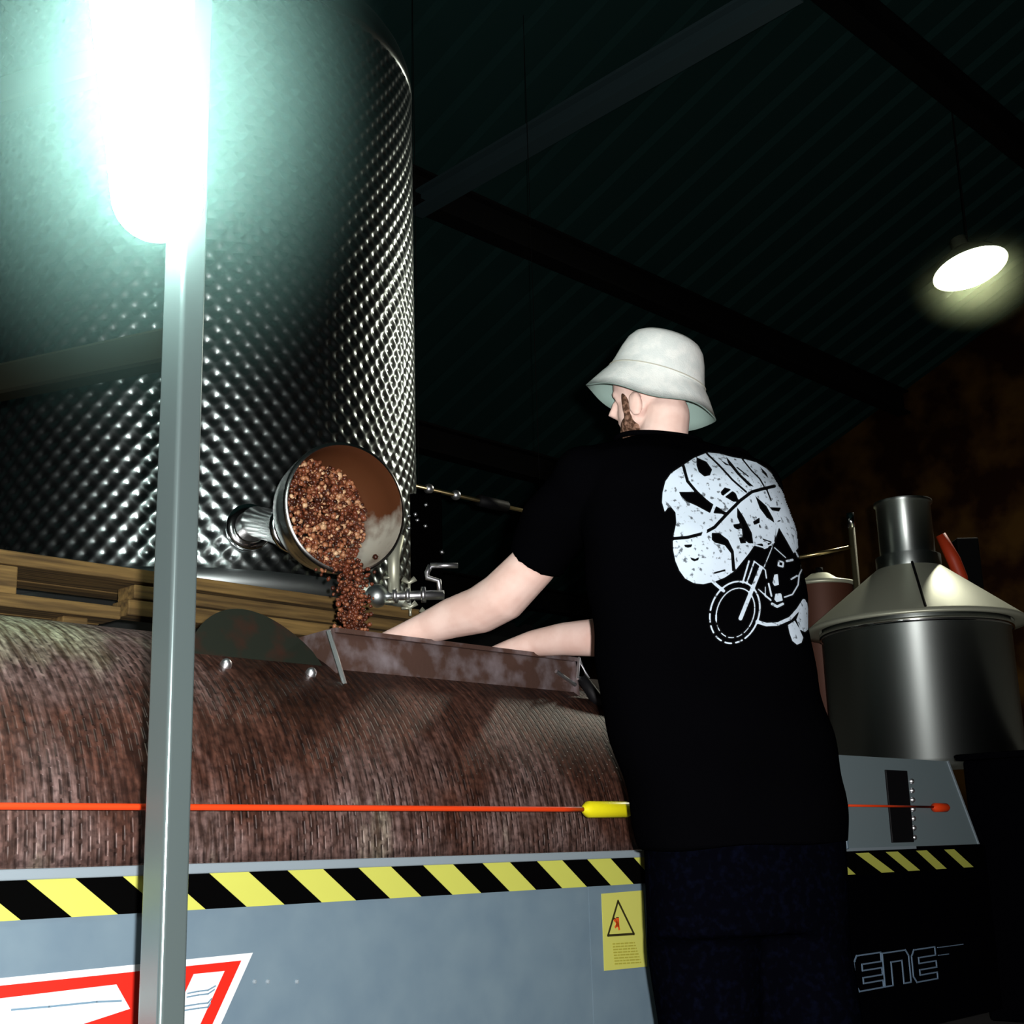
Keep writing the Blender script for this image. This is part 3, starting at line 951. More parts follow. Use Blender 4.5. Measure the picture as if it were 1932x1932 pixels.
# ================================================================== TUBE LAMP on the post
la, lb = at(300, 395, 2.13), at(246, -60, 2.13)
lamp = empty('tube_lamp', la, 0, 'glaring white tube lamp fixed high on the steel post', 'lamp')
d = (lb - la).normalized(); ln = (lb - la).length
prof = []
RL = .077
for k in range(9):
    a = -PI / 2 + PI / 2 * k / 8
    prof.append((max(RL * math.cos(a), .0008), RL * math.sin(a) + RL * .3))
prof += [(RL, ln * .5), (RL, ln)]
MB().lathe(prof, 40, axis_matrix((0, 0, 0), d)).build('lamp_cover', M['lampwhite'], lamp, True)
MB().lathe([(RL, ln), (RL + .008, ln), (RL + .008, ln + .08), (.03, ln + .10), (.001, ln + .10)], 40, axis_matrix((0, 0, 0), d)).build('lamp_cap', M['grey_edge'], lamp, True)
pt = Vector((pc_.x, pc_.y, lb.z + .03)) - la
MB().tube([d * (ln + .05), pt + Vector((0, -.02, 0))], .012, 10).build('lamp_bracket', M['steel_matt'], lamp, True)

# ================================================================== ROUND PENDANT LAMP
lp = at(1832, 510, 9.0)
pend = empty('pendant_lamp', lp, 0, 'bright round pendant lamp hanging under the dark roof', 'lamp')
tiltm = Matrix.Rotation(math.radians(-10), 4, 'Y') @ Matrix.Rotation(math.radians(-11), 4, 'X')
MB().lathe([(.001, -.060), (.07, -.057), (.14, -.046), (.20, -.024), (.235, .004), (.242, .014)], 48, tiltm).build('lamp_glass', M['lampdisc'], pend, True)
MB().lathe([(.27, .012), (.262, .03), (.20, .10), (.10, .17), (.06, .19), (.06, .27), (.001, .28)], 48, tiltm).build('lamp_shade', plain('lamp_shade_enamel', (.10, .12, .08), .5), pend, True).modifiers.new('t', 'SOLIDIFY').thickness = .004
lz = roof_z(L(lp).y)
MB().tube([(0, .0, .25), (0, 0, lz - lp.z - .02)], .006, 8).build('lamp_cable', M['beam'], pend)

# ================================================================== FAR TANK with cone lid on the right
tc = at(1728, 1200, 6.35); tc.z = 0
ft = empty('lidded_tank', tc, 0, 'pale steel tank with conical lid and short chimney beyond the press', 'tank')
zb_, ze, zn, zt_ = 1.02, 1.66, 1.955, 2.235
MB().lathe([(.30, zb_ - .02), (.425, zb_), (.425, ze - .05), (.432, ze - .045), (.432, ze - .02), (.425, ze - .015), (.425, ze + .01)], 96, None, True).build('tank_body', M['brushed'], ft, True)
MB().lathe([(.44, ze - .012), (.505, ze - .022), (.508, ze - .010), (.485, ze + .006), (.155, zn - .03), (.15, zn - .028)], 96).build('cone_lid', M['pale_steel'], ft, True)
MB().tube([(.155 * math.cos(-1.75), .155 * math.sin(-1.75), zn - .024), (.49 * math.cos(-1.75), .49 * math.sin(-1.75), ze + .008)], .006, 8).build('lid_seam', M['beam'], ft)
MB().lathe([(.15, zn - .04), (.15, zn + .03), (.13, zn + .035), (.127, zn + .04), (.127, zt_), (.136, zt_ + .004), (.136, zt_ + .018), (.12, zt_ + .02), (.12, zt_ - .1)], 64).build('chimney', M['brushed'], ft, True)
MB().lathe([(.432, ze - .05), (.440, ze - .048), (.440, ze - .028), (.432, ze - .026)], 96).build('clamp_ring', M['chrome'], ft, True)
for k in range(3):
    a = k * 2 * PI / 3
    MB().tube([(.33 * math.cos(a), .33 * math.sin(a), .0), (.33 * math.cos(a), .33 * math.sin(a), zb_ - .01)], .03, 12).build('tank_leg', M['beam'], ft, True)
# dark machine hiding its foot
dm = at(1900, 1500, 5.75)
mbx = empty('dark_machine_box', (dm.x + .02, dm.y, 0), RZ, 'black machine housing in front of the lidded tank foot', 'machine')
MB().box((-.30, -.55, 0), (.45, .06, .985), .012).build('housing', M['dark_cab'], mbx)
MB().box((-.32, -.57, .985), (.47, .08, 1.01), .006).build('cover', M['dark_cab'], mbx)
# smaller tank lid further back
sp = at(1548, 1102, 7.3)
s2 = empty('small_lidded_tank', (sp.x, sp.y, 0), 0, 'small steel vessel with flat pale lid behind the man', 'tank')
MB().lathe([(.001, sp.z + .06), (.05, sp.z + .055), (.10, sp.z + .02), (.19, sp.z - .005), (.195, sp.z - .02), (.18, sp.z - .025)], 48).build('lid', M['pale_steel'], s2, True)
MB().lathe([(.17, 0), (.17, sp.z - .02)], 48, None, True).build('body', plain('dull_brown_vessel', (.10, .035, .02), .6, .3), s2, True)
MB().tube([(0, 0, sp.z + .05), (.0, 0, sp.z + .09)], .02, 12).build('lid_knob', M['beam'], s2, True)
# upright rod with bright tip, and red valve handle behind the chimney
rp = at(1614, 1075, 7.0); rt_ = at(1612, 975, 7.0)
rd = empty('level_rod', (rp.x, rp.y, 0), 0, 'thin dark upright rod with bright tip beside the steel chimney', 'rod')
MB().tube([(0, 0, 0), (0, 0, rt_.z - .05)], .018, 12).build('rod', plain('dull_rod', (.12, .11, .06), .5, .6), rd, True)
MB().tube([(0, 0, rt_.z - .06), (0, 0, rt_.z + .02)], .021, 12).build('rod_tip', M['chrome'], rd, True)
MB().tube([(0, 0, rt_.z - .16), (-.30, -.05, rt_.z - .22)], .010, 10).build('side_arm', M['brass'], rd, True)
hp = at(1788, 1050, 7.2)
hd = empty('red_hose', (hp.x, hp.y, 0), 0, 'black hose with red plastic end standing behind the conical tank lid', 'hose')
MB().tube([(.04, 0, 0), (.06, 0, hp.z - .16)], .030, 14).build('hose', M['black'], hd, True)
mb = MB().tube([(.06, 0, hp.z - .17), (.06, 0, hp.z - .12), (.03, 0, hp.z - .02), (-.025, 0, hp.z + .12)], [.035, .035, .037, .028], 14)
mb.build('red_end', M['redcap'], hd, True)

# ================================================================== FITTINGS under the tank
vc = at(735, 1124, 4.75)
vm = empty('pipe_manifold', (vc.x, vc.y, 0), 0, 'polished steel pipe manifold with clamps under the dimpled tank', 'pipework')
z0 = vc.z
ex = at(838, 1124, 4.75).x - vc.x
MB().tube([(-.06, 0, z0), (ex, 0, z0 - .003)], .017, 16).build('main_pipe', M['glint'], vm, True)
MB().ball((-.045, 0, z0), .042, 3).build('ball_valve', M['steel_matt'], vm, True)
for x in (.02, .065, .12):
    MB().lathe([(.017, -.008), (.028, -.008), (.028, .008), (.017, .008)], 20, axis_matrix((x, 0, z0), (1, 0, 0))).build('clamp', M['glint'], vm, True)
MB().tube([(.015, .01, 1.552), (.015, .01, z0 - .01)], .016, 12).build('stand_pipe', M['steel_matt'], vm, True)
MB().tube([(.015, .0, z0 + .01), (.015, 0, z0 + .13), (.03, .02, z0 + .22)], [.02, .022, .024], 14).build('riser', M['pale_steel'], vm, True)
up = at(812, 1067, 4.8) - Vector((vc.x, vc.y, 0)); ue = at(864, 1067, 4.8) - Vector((vc.x, vc.y, 0))
MB().tube([up, ue], .010, 12).build('upper_pipe', M['glint'], vm, True)
e1 = at(806, 1080, 4.8) - Vector((vc.x, vc.y, 0)); e2 = at(828, 1096, 4.8) - Vector((vc.x, vc.y, 0))
MB().tube([up, e1, at(806, 1090, 4.8) - Vector((vc.x, vc.y, 0)), e2, at(830, 1122, 4.8) - Vector((vc.x, vc.y, 0))], .010, 12).build('elbow', M['glint'], vm, True)


def wing(px, py):
    c = at(px, py, 4.74) - Vector((vc.x, vc.y, 0))
    mb = MB()
    mb.tube([c + Vector((-.022, 0, .016)), c, c + Vector((.022, 0, .016))], [.011, .006, .011], 10)
    mb.tube([c - Vector((0, 0, .03)), c], .005, 8)
    mb.tube([c + Vector((-.055, 0, .022)), c + Vector((-.09, 0, .022))], .005, 8)
    mb.build('wing_nut', M['pale_steel'], vm, True)


wing(772, 1100); wing(774, 1146); wing(806, 1158)
for px, py, r in ((781, 972, .008), (785, 983, .006), (801, 954, .007), (800, 994, .007), (769, 998, .007), (831, 1043, .008), (768, 975, .006)):
    c = at(px, py, 5.2) - Vector((vc.x, vc.y, 0))
    MB().tube([c, c + Vector((.012, 0, .006))], r, 8).build('bolt_head', M['glint'], vm, True)
c0 = at(790, 940, 5.22) - Vector((vc.x, vc.y, 0))
MB().box((c0.x - .035, c0.y, 0), (c0.x + .09, c0.y + .02, c0.z + .02), .003).build('back_plate', plain('near_black_plate', (0.0008, 0.0008, 0.0008), 0.9, 0, 0.0), vm)  # coloured near black so the plate is lost in the dark behind
# brass-coloured pipe with ball joints, hung from the roof
ra, rb = at(773, 914, 6.5), None
v0_ = L(ra)
pipe = empty('hanging_pipe', ra, 0, 'thin brass coloured pipe with shining ball joints behind the man', 'pipe')
p2 = W(v0_.x + .62, v0_.y, ra.z) - ra
P = lambda s: DU * s
MB().tube([P(-.04), P(1.9)], .011, 10).build('pipe_run', M['brass'], pipe, True)


def s_at(px):
    lo, hi = 0, 4
    for _ in range(40):
        m_ = (lo + hi) / 2
        q = ra + DU * m_ - CAM
        x = CPX + FPX * q.dot(_r) / q.dot(_f)
        if x < px: lo = m_
        else: hi = m_
    return lo


for px in (809, 860, 997):
    MB().ball(P(s_at(px)), .026, 3).build('ball_joint', M['glint'], pipe, True)
MB().tube([P(s_at(903)), P(s_at(955))], .030, 14).build('black_sleeve', M['black'], pipe, True)
for px in (790, 1020):
    s_ = s_at(px)
    MB().tube([P(s_), P(s_) + Vector((0, 0, roof_z(v0_.y) - ra.z - .01))], .002, 6).build('hanger_rod', M['beam'], pipe)

# ================================================================== PERSON
def ap(x, y, Y):
    return at(x, y, Y + .08)


TH = math.radians(25)
RV = Vector((math.cos(TH), math.sin(TH), 0))      # his right
FV = Vector((-math.sin(TH), math.cos(TH), 0))     # the way he faces


def ring_px(xl, xr, y, Y, b, n=40, grow=0.0, pw=2.3):
    c = ap((xl + xr) / 2, y, Y)
    hw = (ap(xr, y, Y) - ap(xl, y, Y)).length / 2
    a = math.sqrt(max(hw ** 2 - (b * math.sin(TH)) ** 2, .0009)) / math.cos(TH) + grow
    b += grow
    out = []
    for k in range(n):
        t = 2 * PI * k / n
        cx, sx = math.cos(t), math.sin(t)
        e = 2 / pw
        out.append(c + RV * (a * math.copysign(abs(cx) ** e, cx)) + FV * (b * math.copysign(abs(sx) ** e, sx)))
    return out


def remesh(o, vox, smooth=6, fac=.5):
    r = o.modifiers.new('remesh', 'REMESH'); r.mode = 'VOXEL'; r.voxel_size = vox; r.use_smooth_shade = True
    s = o.modifiers.new('smooth', 'SMOOTH'); s.iterations = smooth; s.factor = fac
    dg = bpy.context.evaluated_depsgraph_get()
    me = bpy.data.meshes.new_from_object(o.evaluated_get(dg))
    o.modifiers.clear()
    old = o.data; mats = list(old.materials)
    o.data = me
    me.materials.clear()
    for m_ in mats: me.materials.append(m_)
    bpy.data.meshes.remove(old)
    me.polygons.foreach_set('use_smooth', [True] * len(me.polygons))
    return o


GZ = .15                                           # he stands on a low duckboard
neck = ap(1236, 835, 3.40)
hipc = ap(1405, 1545, 3.22)
shL, shR = ap(1108, 912, 3.28), ap(1410, 932, 3.54)
armL = [(shL, .058), (at(1040, 1010, 3.45), .058), (at(1008, 1064, 3.50), .0622), (at(948, 1126, 3.57), .068), (at(905, 1151, 3.615), .064), (at(850, 1167, 3.66), .055), (W(*pv(800, 1186, .30)), .043), (W(*pv(760, 1200, .345)), .034), (W(*pv(728, 1212, .385)), .029)]
armR = [(shR, .058), (at(1290, 1090, 3.75), .058), (at(1195, 1188, 3.86), .060), (W(*pv(1125, 1203, .10)), .056), (W(*pv(1060, 1206, .20)), .048), (W(*pv(1005, 1214, .285)), .039), (W(*pv(960, 1228, .34)), .033), (W(*pv(915, 1246, .385)), .029)]
body = MB()


def chain(mb, c, n=18):
    mb.tube([p for p, r in c], [r for p, r in c], n)
    for p, r in c: mb.ball(p, r, 2)


def hand(mb, wrist, dirv, palm_n, s):
    """palm, four fingers of different length curled, thumb leaving the side of the palm"""
    d = dirv.normalized(); nrm = (palm_n - d * palm_n.dot(d)).normalized(); sd = d.cross(nrm).normalized() * s
    pc = wrist + d * .052
    mb.ball(wrist + d * .01, .029, 2)
    for k in range(5):                              # palm: flattened slab of overlapping balls
        for j in (-1, -.33, .33, 1):
            mb.ball(wrist + d * (.018 + .018 * k) + sd * j * (.020 + .003 * k), .0165, 1)
    for j, ln_ in zip((-1, -.33, .33, 1), (.062, .078, .084, .074)):
        p = wrist + d * .093 + sd * j * .029
        c = [p]
        dd = d.copy()
        for seg, ang in ((.42, 22), (.32, 34), (.26, 26)):
            dd = (Matrix.Rotation(math.radians(ang), 3, d.cross(nrm)) @ dd)
            if dd.dot(nrm) < 0 and False: pass
            c.append(c[-1] + dd * ln_ * seg)
        mb.tube(c, [.0095, .0092, .0085, .007], 10)
        for q_, r_ in zip(c, [.0095, .0092, .0085, .007]): mb.ball(q_, r_, 1)
    p = wrist + d * .03 + sd * 1 * .030
    c = [p, p + d * .026 + sd * .020 + nrm * .010, p + d * .052 + sd * .024 + nrm * .022, p + d * .072 + sd * .018 + nrm * .030]
    mb.tube(c, [.012, .0115, .010, .008], 10)
    for q_, r_ in zip(c, [.012, .0115, .010, .008]): mb.ball(q_, r_, 1)


chain(body, armL); chain(body, armR)
wl, wr = armL[-1][0], armR[-1][0]
hand(body, wl, Vector((-.40, .40, -.8)), Vector((.6, .2, -.3)), 1)
hand(body, wr, Vector((-.40, .40, -.8)), Vector((.6, .2, -.3)), -1)
# trunk and legs under the clothes
trunk = [(1205, 1285, 850, 3.395, .04), (1150, 1370, 895, 3.36, .08), (1135, 1460, 970, 3.33, .11), (1140, 1500, 1150, 3.29, .135), (1165, 1520, 1330, 3.26, .13), (1200, 1570, 1500, 3.23, .14), (1225, 1590, 1600, 3.22, .14)]
body.rings([ring_px(a, b_, y, Y, d_) for a, b_, y, Y, d_ in trunk])
chain(body, [(shL, .055), (ap(1180, 905, 3.33), .06)]); chain(body, [(shR, .055), (ap(1350, 915, 3.45), .06)])
hipL = hipc - RV * .10 + Vector((0, 0, -.03)); hipR = hipc + RV * .11 + Vector((0, 0, -.03))
ftL = Vector((hipL.x - .02, hipL.y + .03, GZ)); ftR = Vector((hipR.x + .03, hipR.y - .04, GZ))
legs = []
for h, f in ((hipL, ftL), (hipR, ftR)):
    kn = h.lerp(f, .48) + FV * .03
    an = f + Vector((0, 0, .10))
    legs.append((h, kn, an, f))
    chain(body, [(h, .095), (h.lerp(kn, .5), .085), (kn, .062), (kn.lerp(an, .35), .060), (an, .042)])
    body.tube([an, f + Vector((0, 0, .03))], [.04, .035], 14)
    body.tube([f - FV * .05 + Vector((0, 0, .03)), f + FV * .08 + Vector((0, 0, .03)), f + FV * .15 + Vector((0, 0, .025))], [.028, .030, .024], 12)
# neck and head
HC_ = ap(1222, 742, 3.44)                           # head centre
HF = Vector((-.84, .50, -.12)).normalized()         # where he looks
HR = Vector((HF.y, -HF.x, 0)).normalized()          # his right = away from the camera?
HR = HF.cross(Vector((0, 0, 1))).normalized()
HU_ = HR.cross(HF).normalized()


def hp_(f, r, u_): return HC_ + HF * f + HR * r + HU_ * u_


chain(body, [(neck + Vector((.02, .02, -.06)), .055), (neck + Vector((0.02, 0, .0)), .066), (hp_(-.045, 0, -.075), .062)])
def sq(cf, cr, cu, rf, rr2, ru):
    bm = bmesh.new(); bmesh.ops.create_icosphere(bm, subdivisions=3, radius=1); bm.verts.index_update()
    body.add([hp_(cf + v.co.x * rf, cr + v.co.y * rr2, cu + v.co.z * ru) for v in bm.verts], [tuple(v.index for v in f.verts) for f in bm.faces]); bm.free()
sq(-.005, 0, .03, .100, .077, .092)                 # skull
sq(.035, 0, -.045, .058, .058, .075)                # face
sq(.055, 0, -.092, .036, .036, .026)                # chin
sq(.020, 0, -.080, .050, .060, .030)                # jaw
body.tube([hp_(.093, 0, .005), hp_(.112, 0, -.028), hp_(.094, 0, -.040)], [.010, .015, .012], 10)   # nose
for s in (-1, 1):
    sq(.080, s * .030, .012, .012, .018, .009)      # brow
    sq(.072, s * .032, -.006, .012, .014, .009)     # eye
    sq(.008, s * .078, -.050, .021, .012, .036)    # ear
    sq(.000, s * .086, -.042, .014, .008, .024)
sq(.088, 0, -.060, .010, .022, .006)                # lips
sq(.086, 0, -.070, .010, .020, .006)
person = body.build('person', M['skin'], None)
tag(person, 'man in pale bucket hat and black printed shirt reaching into the press', 'person')
remesh(person, .0062, 5, .45)

# shirt: torso and sleeves as one garment
sh = MB()
torso = [(1170, 1318, 832, 3.40, .062), (1135, 1392, 850, 3.385, .095), (1102, 1452, 876, 3.36, .125), (1092, 1490, 925, 3.34, .150), (1100, 1512, 1020, 3.32, .165), (1114, 1528, 1150, 3.30, .170), (1122, 1541, 1240, 3.285, .170), (1132, 1560, 1320, 3.27, .170), (1162, 1583, 1420, 3.25, .170), (1182, 1600, 1500, 3.235, .172), (1204, 1607, 1598, 3.22, .175)]
sh.rings([ring_px(a, b_, y, Y, d_) for a, b_, y, Y, d_ in torso])
shl2 = shL + Vector((.01, .0, .0))
cuffL0, cuffL1 = at(1050, 985, 3.43), at(1011, 1060, 3.495)
dcl = (cuffL1 - cuffL0).normalized()
sh.tube([ap(1185, 895, 3.34), shL + Vector((0, 0, -.002)), cuffL0, cuffL1], [.100, .098, .090, .081], 22)
sh.ball(shL, .098, 3)
sh.tube([ap(1360, 900, 3.46), shR, armR[1][0], armR[1][0].lerp(armR[2][0], .55)], [.098, .096, .086, .080], 22)
sh.ball(shR, .098, 3)
shirt = sh.build('t_shirt', M['shirt'], person)
remesh(shirt, .0085, 8, .5)
nv = len(shirt.data.vertices)                        # soft folds
co = np.empty(nv * 3); no = np.empty(nv * 3)
shirt.data.vertices.foreach_get('co', co); shirt.data.vertices.foreach_get('normal', no)
co = co.reshape(-1, 3); no = no.reshape(-1, 3)
kf = np.sin(co[:, 2] * 34 + co[:, 0] * 11 + np.sin(co[:, 1] * 9)) * .0035 + np.sin(co[:, 2] * 13 - co[:, 0] * 21) * .003
shirt.data.vertices.foreach_set('co', (co + no * kf[:, None]).ravel())
shirt.data.update()
shirt['label'] = 'black oversized cotton t-shirt'
# collar ribbing
cr = [ring_px(1163, 1322, 829, 3.40, .064, 40), ring_px(1160, 1326, 835, 3.40, .067, 40)]
mb = MB()
cp = [p.lerp(q_, .5) for p, q_ in zip(*cr)]
mb.tube(cp + [cp[0]], .007, 8, False)
mb.build('collar', M['shirt'], person, True)

# trousers
tr = MB()
tr.rings([ring_px(a, b_, y, Y, d_) for a, b_, y, Y, d_ in [(1212, 1598, 1560, 3.225, .15), (1216, 1600, 1650, 3.22, .155), (1220, 1604, 1760, 3.215, .15)]])
for (h, kn, an, f), s in zip(legs, (-1, 1)):
    tr.tube([h + RV * s * .002, h.lerp(kn, .5), kn, kn.lerp(an, .5), an + Vector((0, 0, -.02))], [.142, .140, .134, .124, .112], 22)
trous = tr.build('trousers', M['trouser'], person)
remesh(trous, .012, 8, .5)
for h, kn, an, f in legs:
    mb = MB()
    prof = [(-.085, .030, .045), (-.06, .038, .075), (.0, .040, .085), (.06, .044, .070), (.12, .046, .055), (.17, .038, .045), (.195, .018, .03)]
    rs = []
    for fo, wd, ht in prof:
        c = f + FV * (fo + .02)
        rs.append([c + RV * (wd * math.cos(t)) + Vector((0, 0, max(0.0, ht * .5 + ht * .55 * math.sin(t)))) for t in [2 * PI * k / 16 for k in range(16)]])
    mb.rings(rs)
    mb.build('shoe', M['shoe'], person, True)
# stubble and sideburn on the side of the face that shows
mb = MB()
bm = bmesh.new(); bmesh.ops.create_icosphere(bm, subdivisions=3, radius=1); bm.verts.index_update()
def ell(cf, cr2, cu, rf, rr2, ru):
    mb.add([hp_(cf + v.co.x * rf, cr2 + v.co.y * rr2, cu + v.co.z * ru) for v in bm.verts], [tuple(v.index for v in f.verts) for f in bm.faces])
ell(.040, 0, -.082, .050, .0585, .042)
ell(.060, 0, -.095, .036, .040, .030)
for s in (-1, 1): ell(.046, s * .050, -.036, .013, .013, .055)
bm.free()
bd = mb.build('beard', M['hair'], person)
remesh(bd, .006, 3, .4)
# bucket hat
hat = MB()
HT = ap(1240, 710, 3.44)
axis = (_u * math.cos(math.radians(-16)) - _r * math.sin(math.radians(-16)) + _f * .14).normalized()
Mh = axis_matrix(HT, axis)
prof = [(.001, .118), (.045, .1175), (.075, .113), (.092, .103), (.106, .085), (.117, .055), (.126, .020), (.134, -.006), (.136, -.010), (.147, -.030), (.166, -.060), (.181, -.084)]
inner = [(.178, -.086), (.163, -.061), (.144, -.030), (.133, -.009), (.122, .03), (.102, .085), (.001, .112)]


def hat_ring(r, h, n=72):
    out = []
    for k in range(n):
        t = 2 * PI * k / n
        wob = 1 + .012 * math.sin(3 * t + 1) * (1 if r > .1 else .3) + (.02 * math.sin(2 * t + .6) if r > .135 else 0)
        hh = h + (.010 * math.sin(2 * t + 2.2) + .005 * math.sin(5 * t) if h < -.02 else 0)
        out.append(Mh @ Vector((r * wob * math.cos(t), r * .94 * wob * math.sin(t), hh)))
    return out


hat.rings([hat_ring(*p) for p in prof] + [hat_ring(*prof[-1])], True, False)
ho = hat.build('bucket_hat', M['hat'], person, True)
ho['label'] = 'pale cream cloth bucket hat'
MB().rings([hat_ring(*p) for p in [prof[-1]] + inner], False, False).build('hat_lining', M['hat_in'], ho, True)
for h_, r_ in ((-.004, .1345),):
    rg = hat_ring(r_ + .0004, h_)
    MB().tube(rg + [rg[0]], .0014, 6, False).build('hat_seam', M['hat_seam'], ho, True)
# duckboard under his feet
db = empty('duckboard', (hipc.x, hipc.y, 0), TH, 'low wooden duckboard under the man\'s feet', 'step')
for k in range(5):
    MB().box((-.45, -.30 + k * .13, .12), (.45, -.19 + k * .13, .15), .004).build('slat', M['wood'], db)
for x in (-.38, .30):
    MB().box((x, -.30, 0), (x + .08, .33, .12), .004).build('bearer', M['wood'], db)

# ------------------------------------------------------------------ white print on the back of the shirt
bpy.context.view_layer.update()
bvh = BVHTree.FromPolygons([v.co.copy() for v in shirt.data.vertices], [tuple(p.vertices) for p in shirt.data.polygons])
# drawing space: pixels of the crop (1220..1560, 830..1240) enlarged 4.712 times
SCL = 4.712
blob = [(135, 560), (140, 470), (165, 370), (215, 300), (300, 245), (420, 165), (540, 118), (650, 130), (760, 160), (870, 178), (970, 205), (1060, 260), (1130, 330), (1180, 410), (1215, 480), (1240, 560), (1275, 640), (1310, 740), (1335, 850), (1340, 960), (1300, 1010), (1240, 900), (1170, 780), (1130, 920), (1060, 920), (960, 930), (905, 1010), (780, 1165), (690, 1225), (600, 1262), (500, 1285), (420, 1278), (340, 1235), (290, 1165), (255, 1080), (235, 980), (232, 880), (262, 740), (255, 650), (215, 600), (185, 608), (160, 645)]
blacks = [
    [(440, 160), (530, 200), (580, 270), (560, 320), (510, 330), (460, 290), (440, 230)],
    [(285, 465), (440, 465), (520, 530), (640, 610), (700, 665), (640, 660), (560, 655), (440, 590), (350, 550), (300, 500)],
    [(655, 465), (690, 425), (740, 440), (790, 480), (815, 545), (770, 555), (700, 515), (660, 490)],
    [(800, 600), (860, 690), (930, 830), (945, 930), (900, 920), (850, 880), (840, 780), (800, 690)],
    [(960, 500), (1060, 590), (1120, 700), (1130, 740), (1060, 690), (1000, 610)],
    [(700, 150), (760, 220), (830, 310), (950, 420), (900, 410), (800, 310), (720, 210)],
    [(575, 830), (640, 830), (720, 890), (770, 990), (785, 1160), (755, 1170), (745, 1010), (690, 940), (600, 915), (575, 890)],
    [(330, 935), (405, 930), (395, 955), (365, 962), (340, 955)],
    [(385, 1045), (430, 1060), (468, 1040), (455, 1072), (420, 1082), (395, 1068)],
    [(765, 755), (830, 745), (840, 790), (800, 800), (770, 780)], [(815, 870), (860, 865), (880, 920), (830, 925)],
    [(1085, 600), (1190, 605), (1170, 640), (1110, 630)], [(1000, 240), (1060, 300), (1080, 350), (1030, 300)],
    [(650, 180), (740, 235), (700, 230)], [(940, 730), (1000, 690), (1000, 740), (950, 760)],
]
klines = [([(325, 240), (360, 370), (440, 465), (560, 580), (690, 655)], 20), ([(535, 130), (640, 230), (760, 360), (880, 465)], 13),
          ([(232, 880), (360, 870), (500, 835), (600, 780), (740, 630), (830, 540), (930, 465), (1040, 435), (1130, 415)], 22),
          ([(850, 180), (930, 280), (1000, 350), (1035, 410)], 10), ([(600, 1185), (690, 1160)], 12), ([(1060, 440), (1100, 540)], 10),
          ([(800, 250), (900, 330)], 8), ([(1000, 760), (1010, 880), (1100, 910)], 9), ([(1130, 900), (1150, 730), (1180, 720)], 9)]
wlines = [([(690, 500), (755, 450)], 16), ([(575, 655), (600, 590)], 26), ([(500, 845), (520, 815)], 26),
          ([(590, 1270), (680, 1345)], 26), ([(905, 1080), (850, 1270)], 14), ([(950, 1090), (885, 1275)], 12), ([(1010, 1140), (830, 1590)], 34),
          ([(950, 1080), (1040, 1150)], 10), ([(1040, 1130), (1110, 960), (1150, 720)], 9), ([(930, 930), (1040, 960), (1110, 930)], 12),
          ([(1130, 960), (1230, 1050)], 8), ([(980, 1620), (1060, 1645), (1160, 1640), (1270, 1590), (1340, 1510), (1390, 1430)], 30),
          ([(1375, 1060), (1380, 1140), (1350, 1200), (1340, 1290), (1290, 1375), (1220, 1400)], 12), ([(1050, 1160), (1060, 1230)], 10), ([(1080, 1280), (1105, 1390)], 14),
          ([(1110, 1460), (1155, 1485), (1205, 1460)], 22), ([(1280, 1240), (1330, 1210)], 14), ([(990, 1330), (1100, 1430)], 10), ([(1050, 1310), (1050, 1390), (1095, 1420)], 8),
          ([(1170, 1080), (1210, 1090), (1205, 1130), (1165, 1120), (1170, 1080)], 14), ([(1240, 1080), (1290, 1070)], 20), ([(1000, 790), (1020, 890)], 8),
          ([(1320, 1000), (1340, 1040)], 14)]
wpolys = [[(1250, 1650), (1310, 1610), (1350, 1680), (1385, 1760), (1370, 1805), (1330, 1822), (1290, 1790), (1265, 1720)],
          [(1325, 1600), (1390, 1420), (1420, 1450), (1440, 1590), (1425, 1690), (1400, 1710), (1360, 1690)],
          [(1130, 1200), (1160, 1195), (1170, 1290), (1130, 1300), (1115, 1270)], [(1140, 1370), (1190, 1365), (1205, 1430), (1150, 1445), (1130, 1420)],
          [(1025, 920), (1065, 905), (1075, 960), (1040, 975)]]
# wheel outlines: a stretched ring, dashed below
def ellipse_line(cx, cy, rx, ry, rot, a0, a1, n=40):
    out = []
    for k in range(n + 1):
        t = math.radians(a0 + (a1 - a0) * k / n)
        x, y = rx * math.cos(t), ry * math.sin(t)
        out.append((cx + x * math.cos(rot) - y * math.sin(rot), cy + x * math.sin(rot) + y * math.cos(rot)))
    return out
rot = math.radians(18)
wlines += [(ellipse_line(780, 1535, 215, 280, rot, 170, 385), 14), (ellipse_line(785, 1540, 165, 225, rot, 150, 380), 10)]
for a0 in (28, 50, 75, 100, 125, 148):
    wlines.append((ellipse_line(780, 1535, 215, 280, rot, a0, a0 + 15, 6), 13))
    wlines.append((ellipse_line(785, 1540, 165, 225, rot, a0 - 4, a0 + 12, 6), 8))


SOFT = 14.0
STEP = 7.5
nx, ny = int(1340 / STEP), int(1740 / STEP)
GX, GY = np.meshgrid(115 + np.arange(nx + 1) * STEP, 100 + np.arange(ny + 1) * STEP)


def edge_d(pts, X, Y, closed):
    best = np.full(X.shape, 1e12)
    n = len(pts)
    for i in range(n if closed else n - 1):
        ax, ay = pts[i]; bx_, by = pts[(i + 1) % n]
        dx, dy = bx_ - ax, by - ay
        t = np.clip(((X - ax) * dx + (Y - ay) * dy) / (dx * dx + dy * dy + 1e-9), 0, 1)
        best = np.minimum(best, (X - ax - t * dx) ** 2 + (Y - ay - t * dy) ** 2)
    return np.sqrt(best)


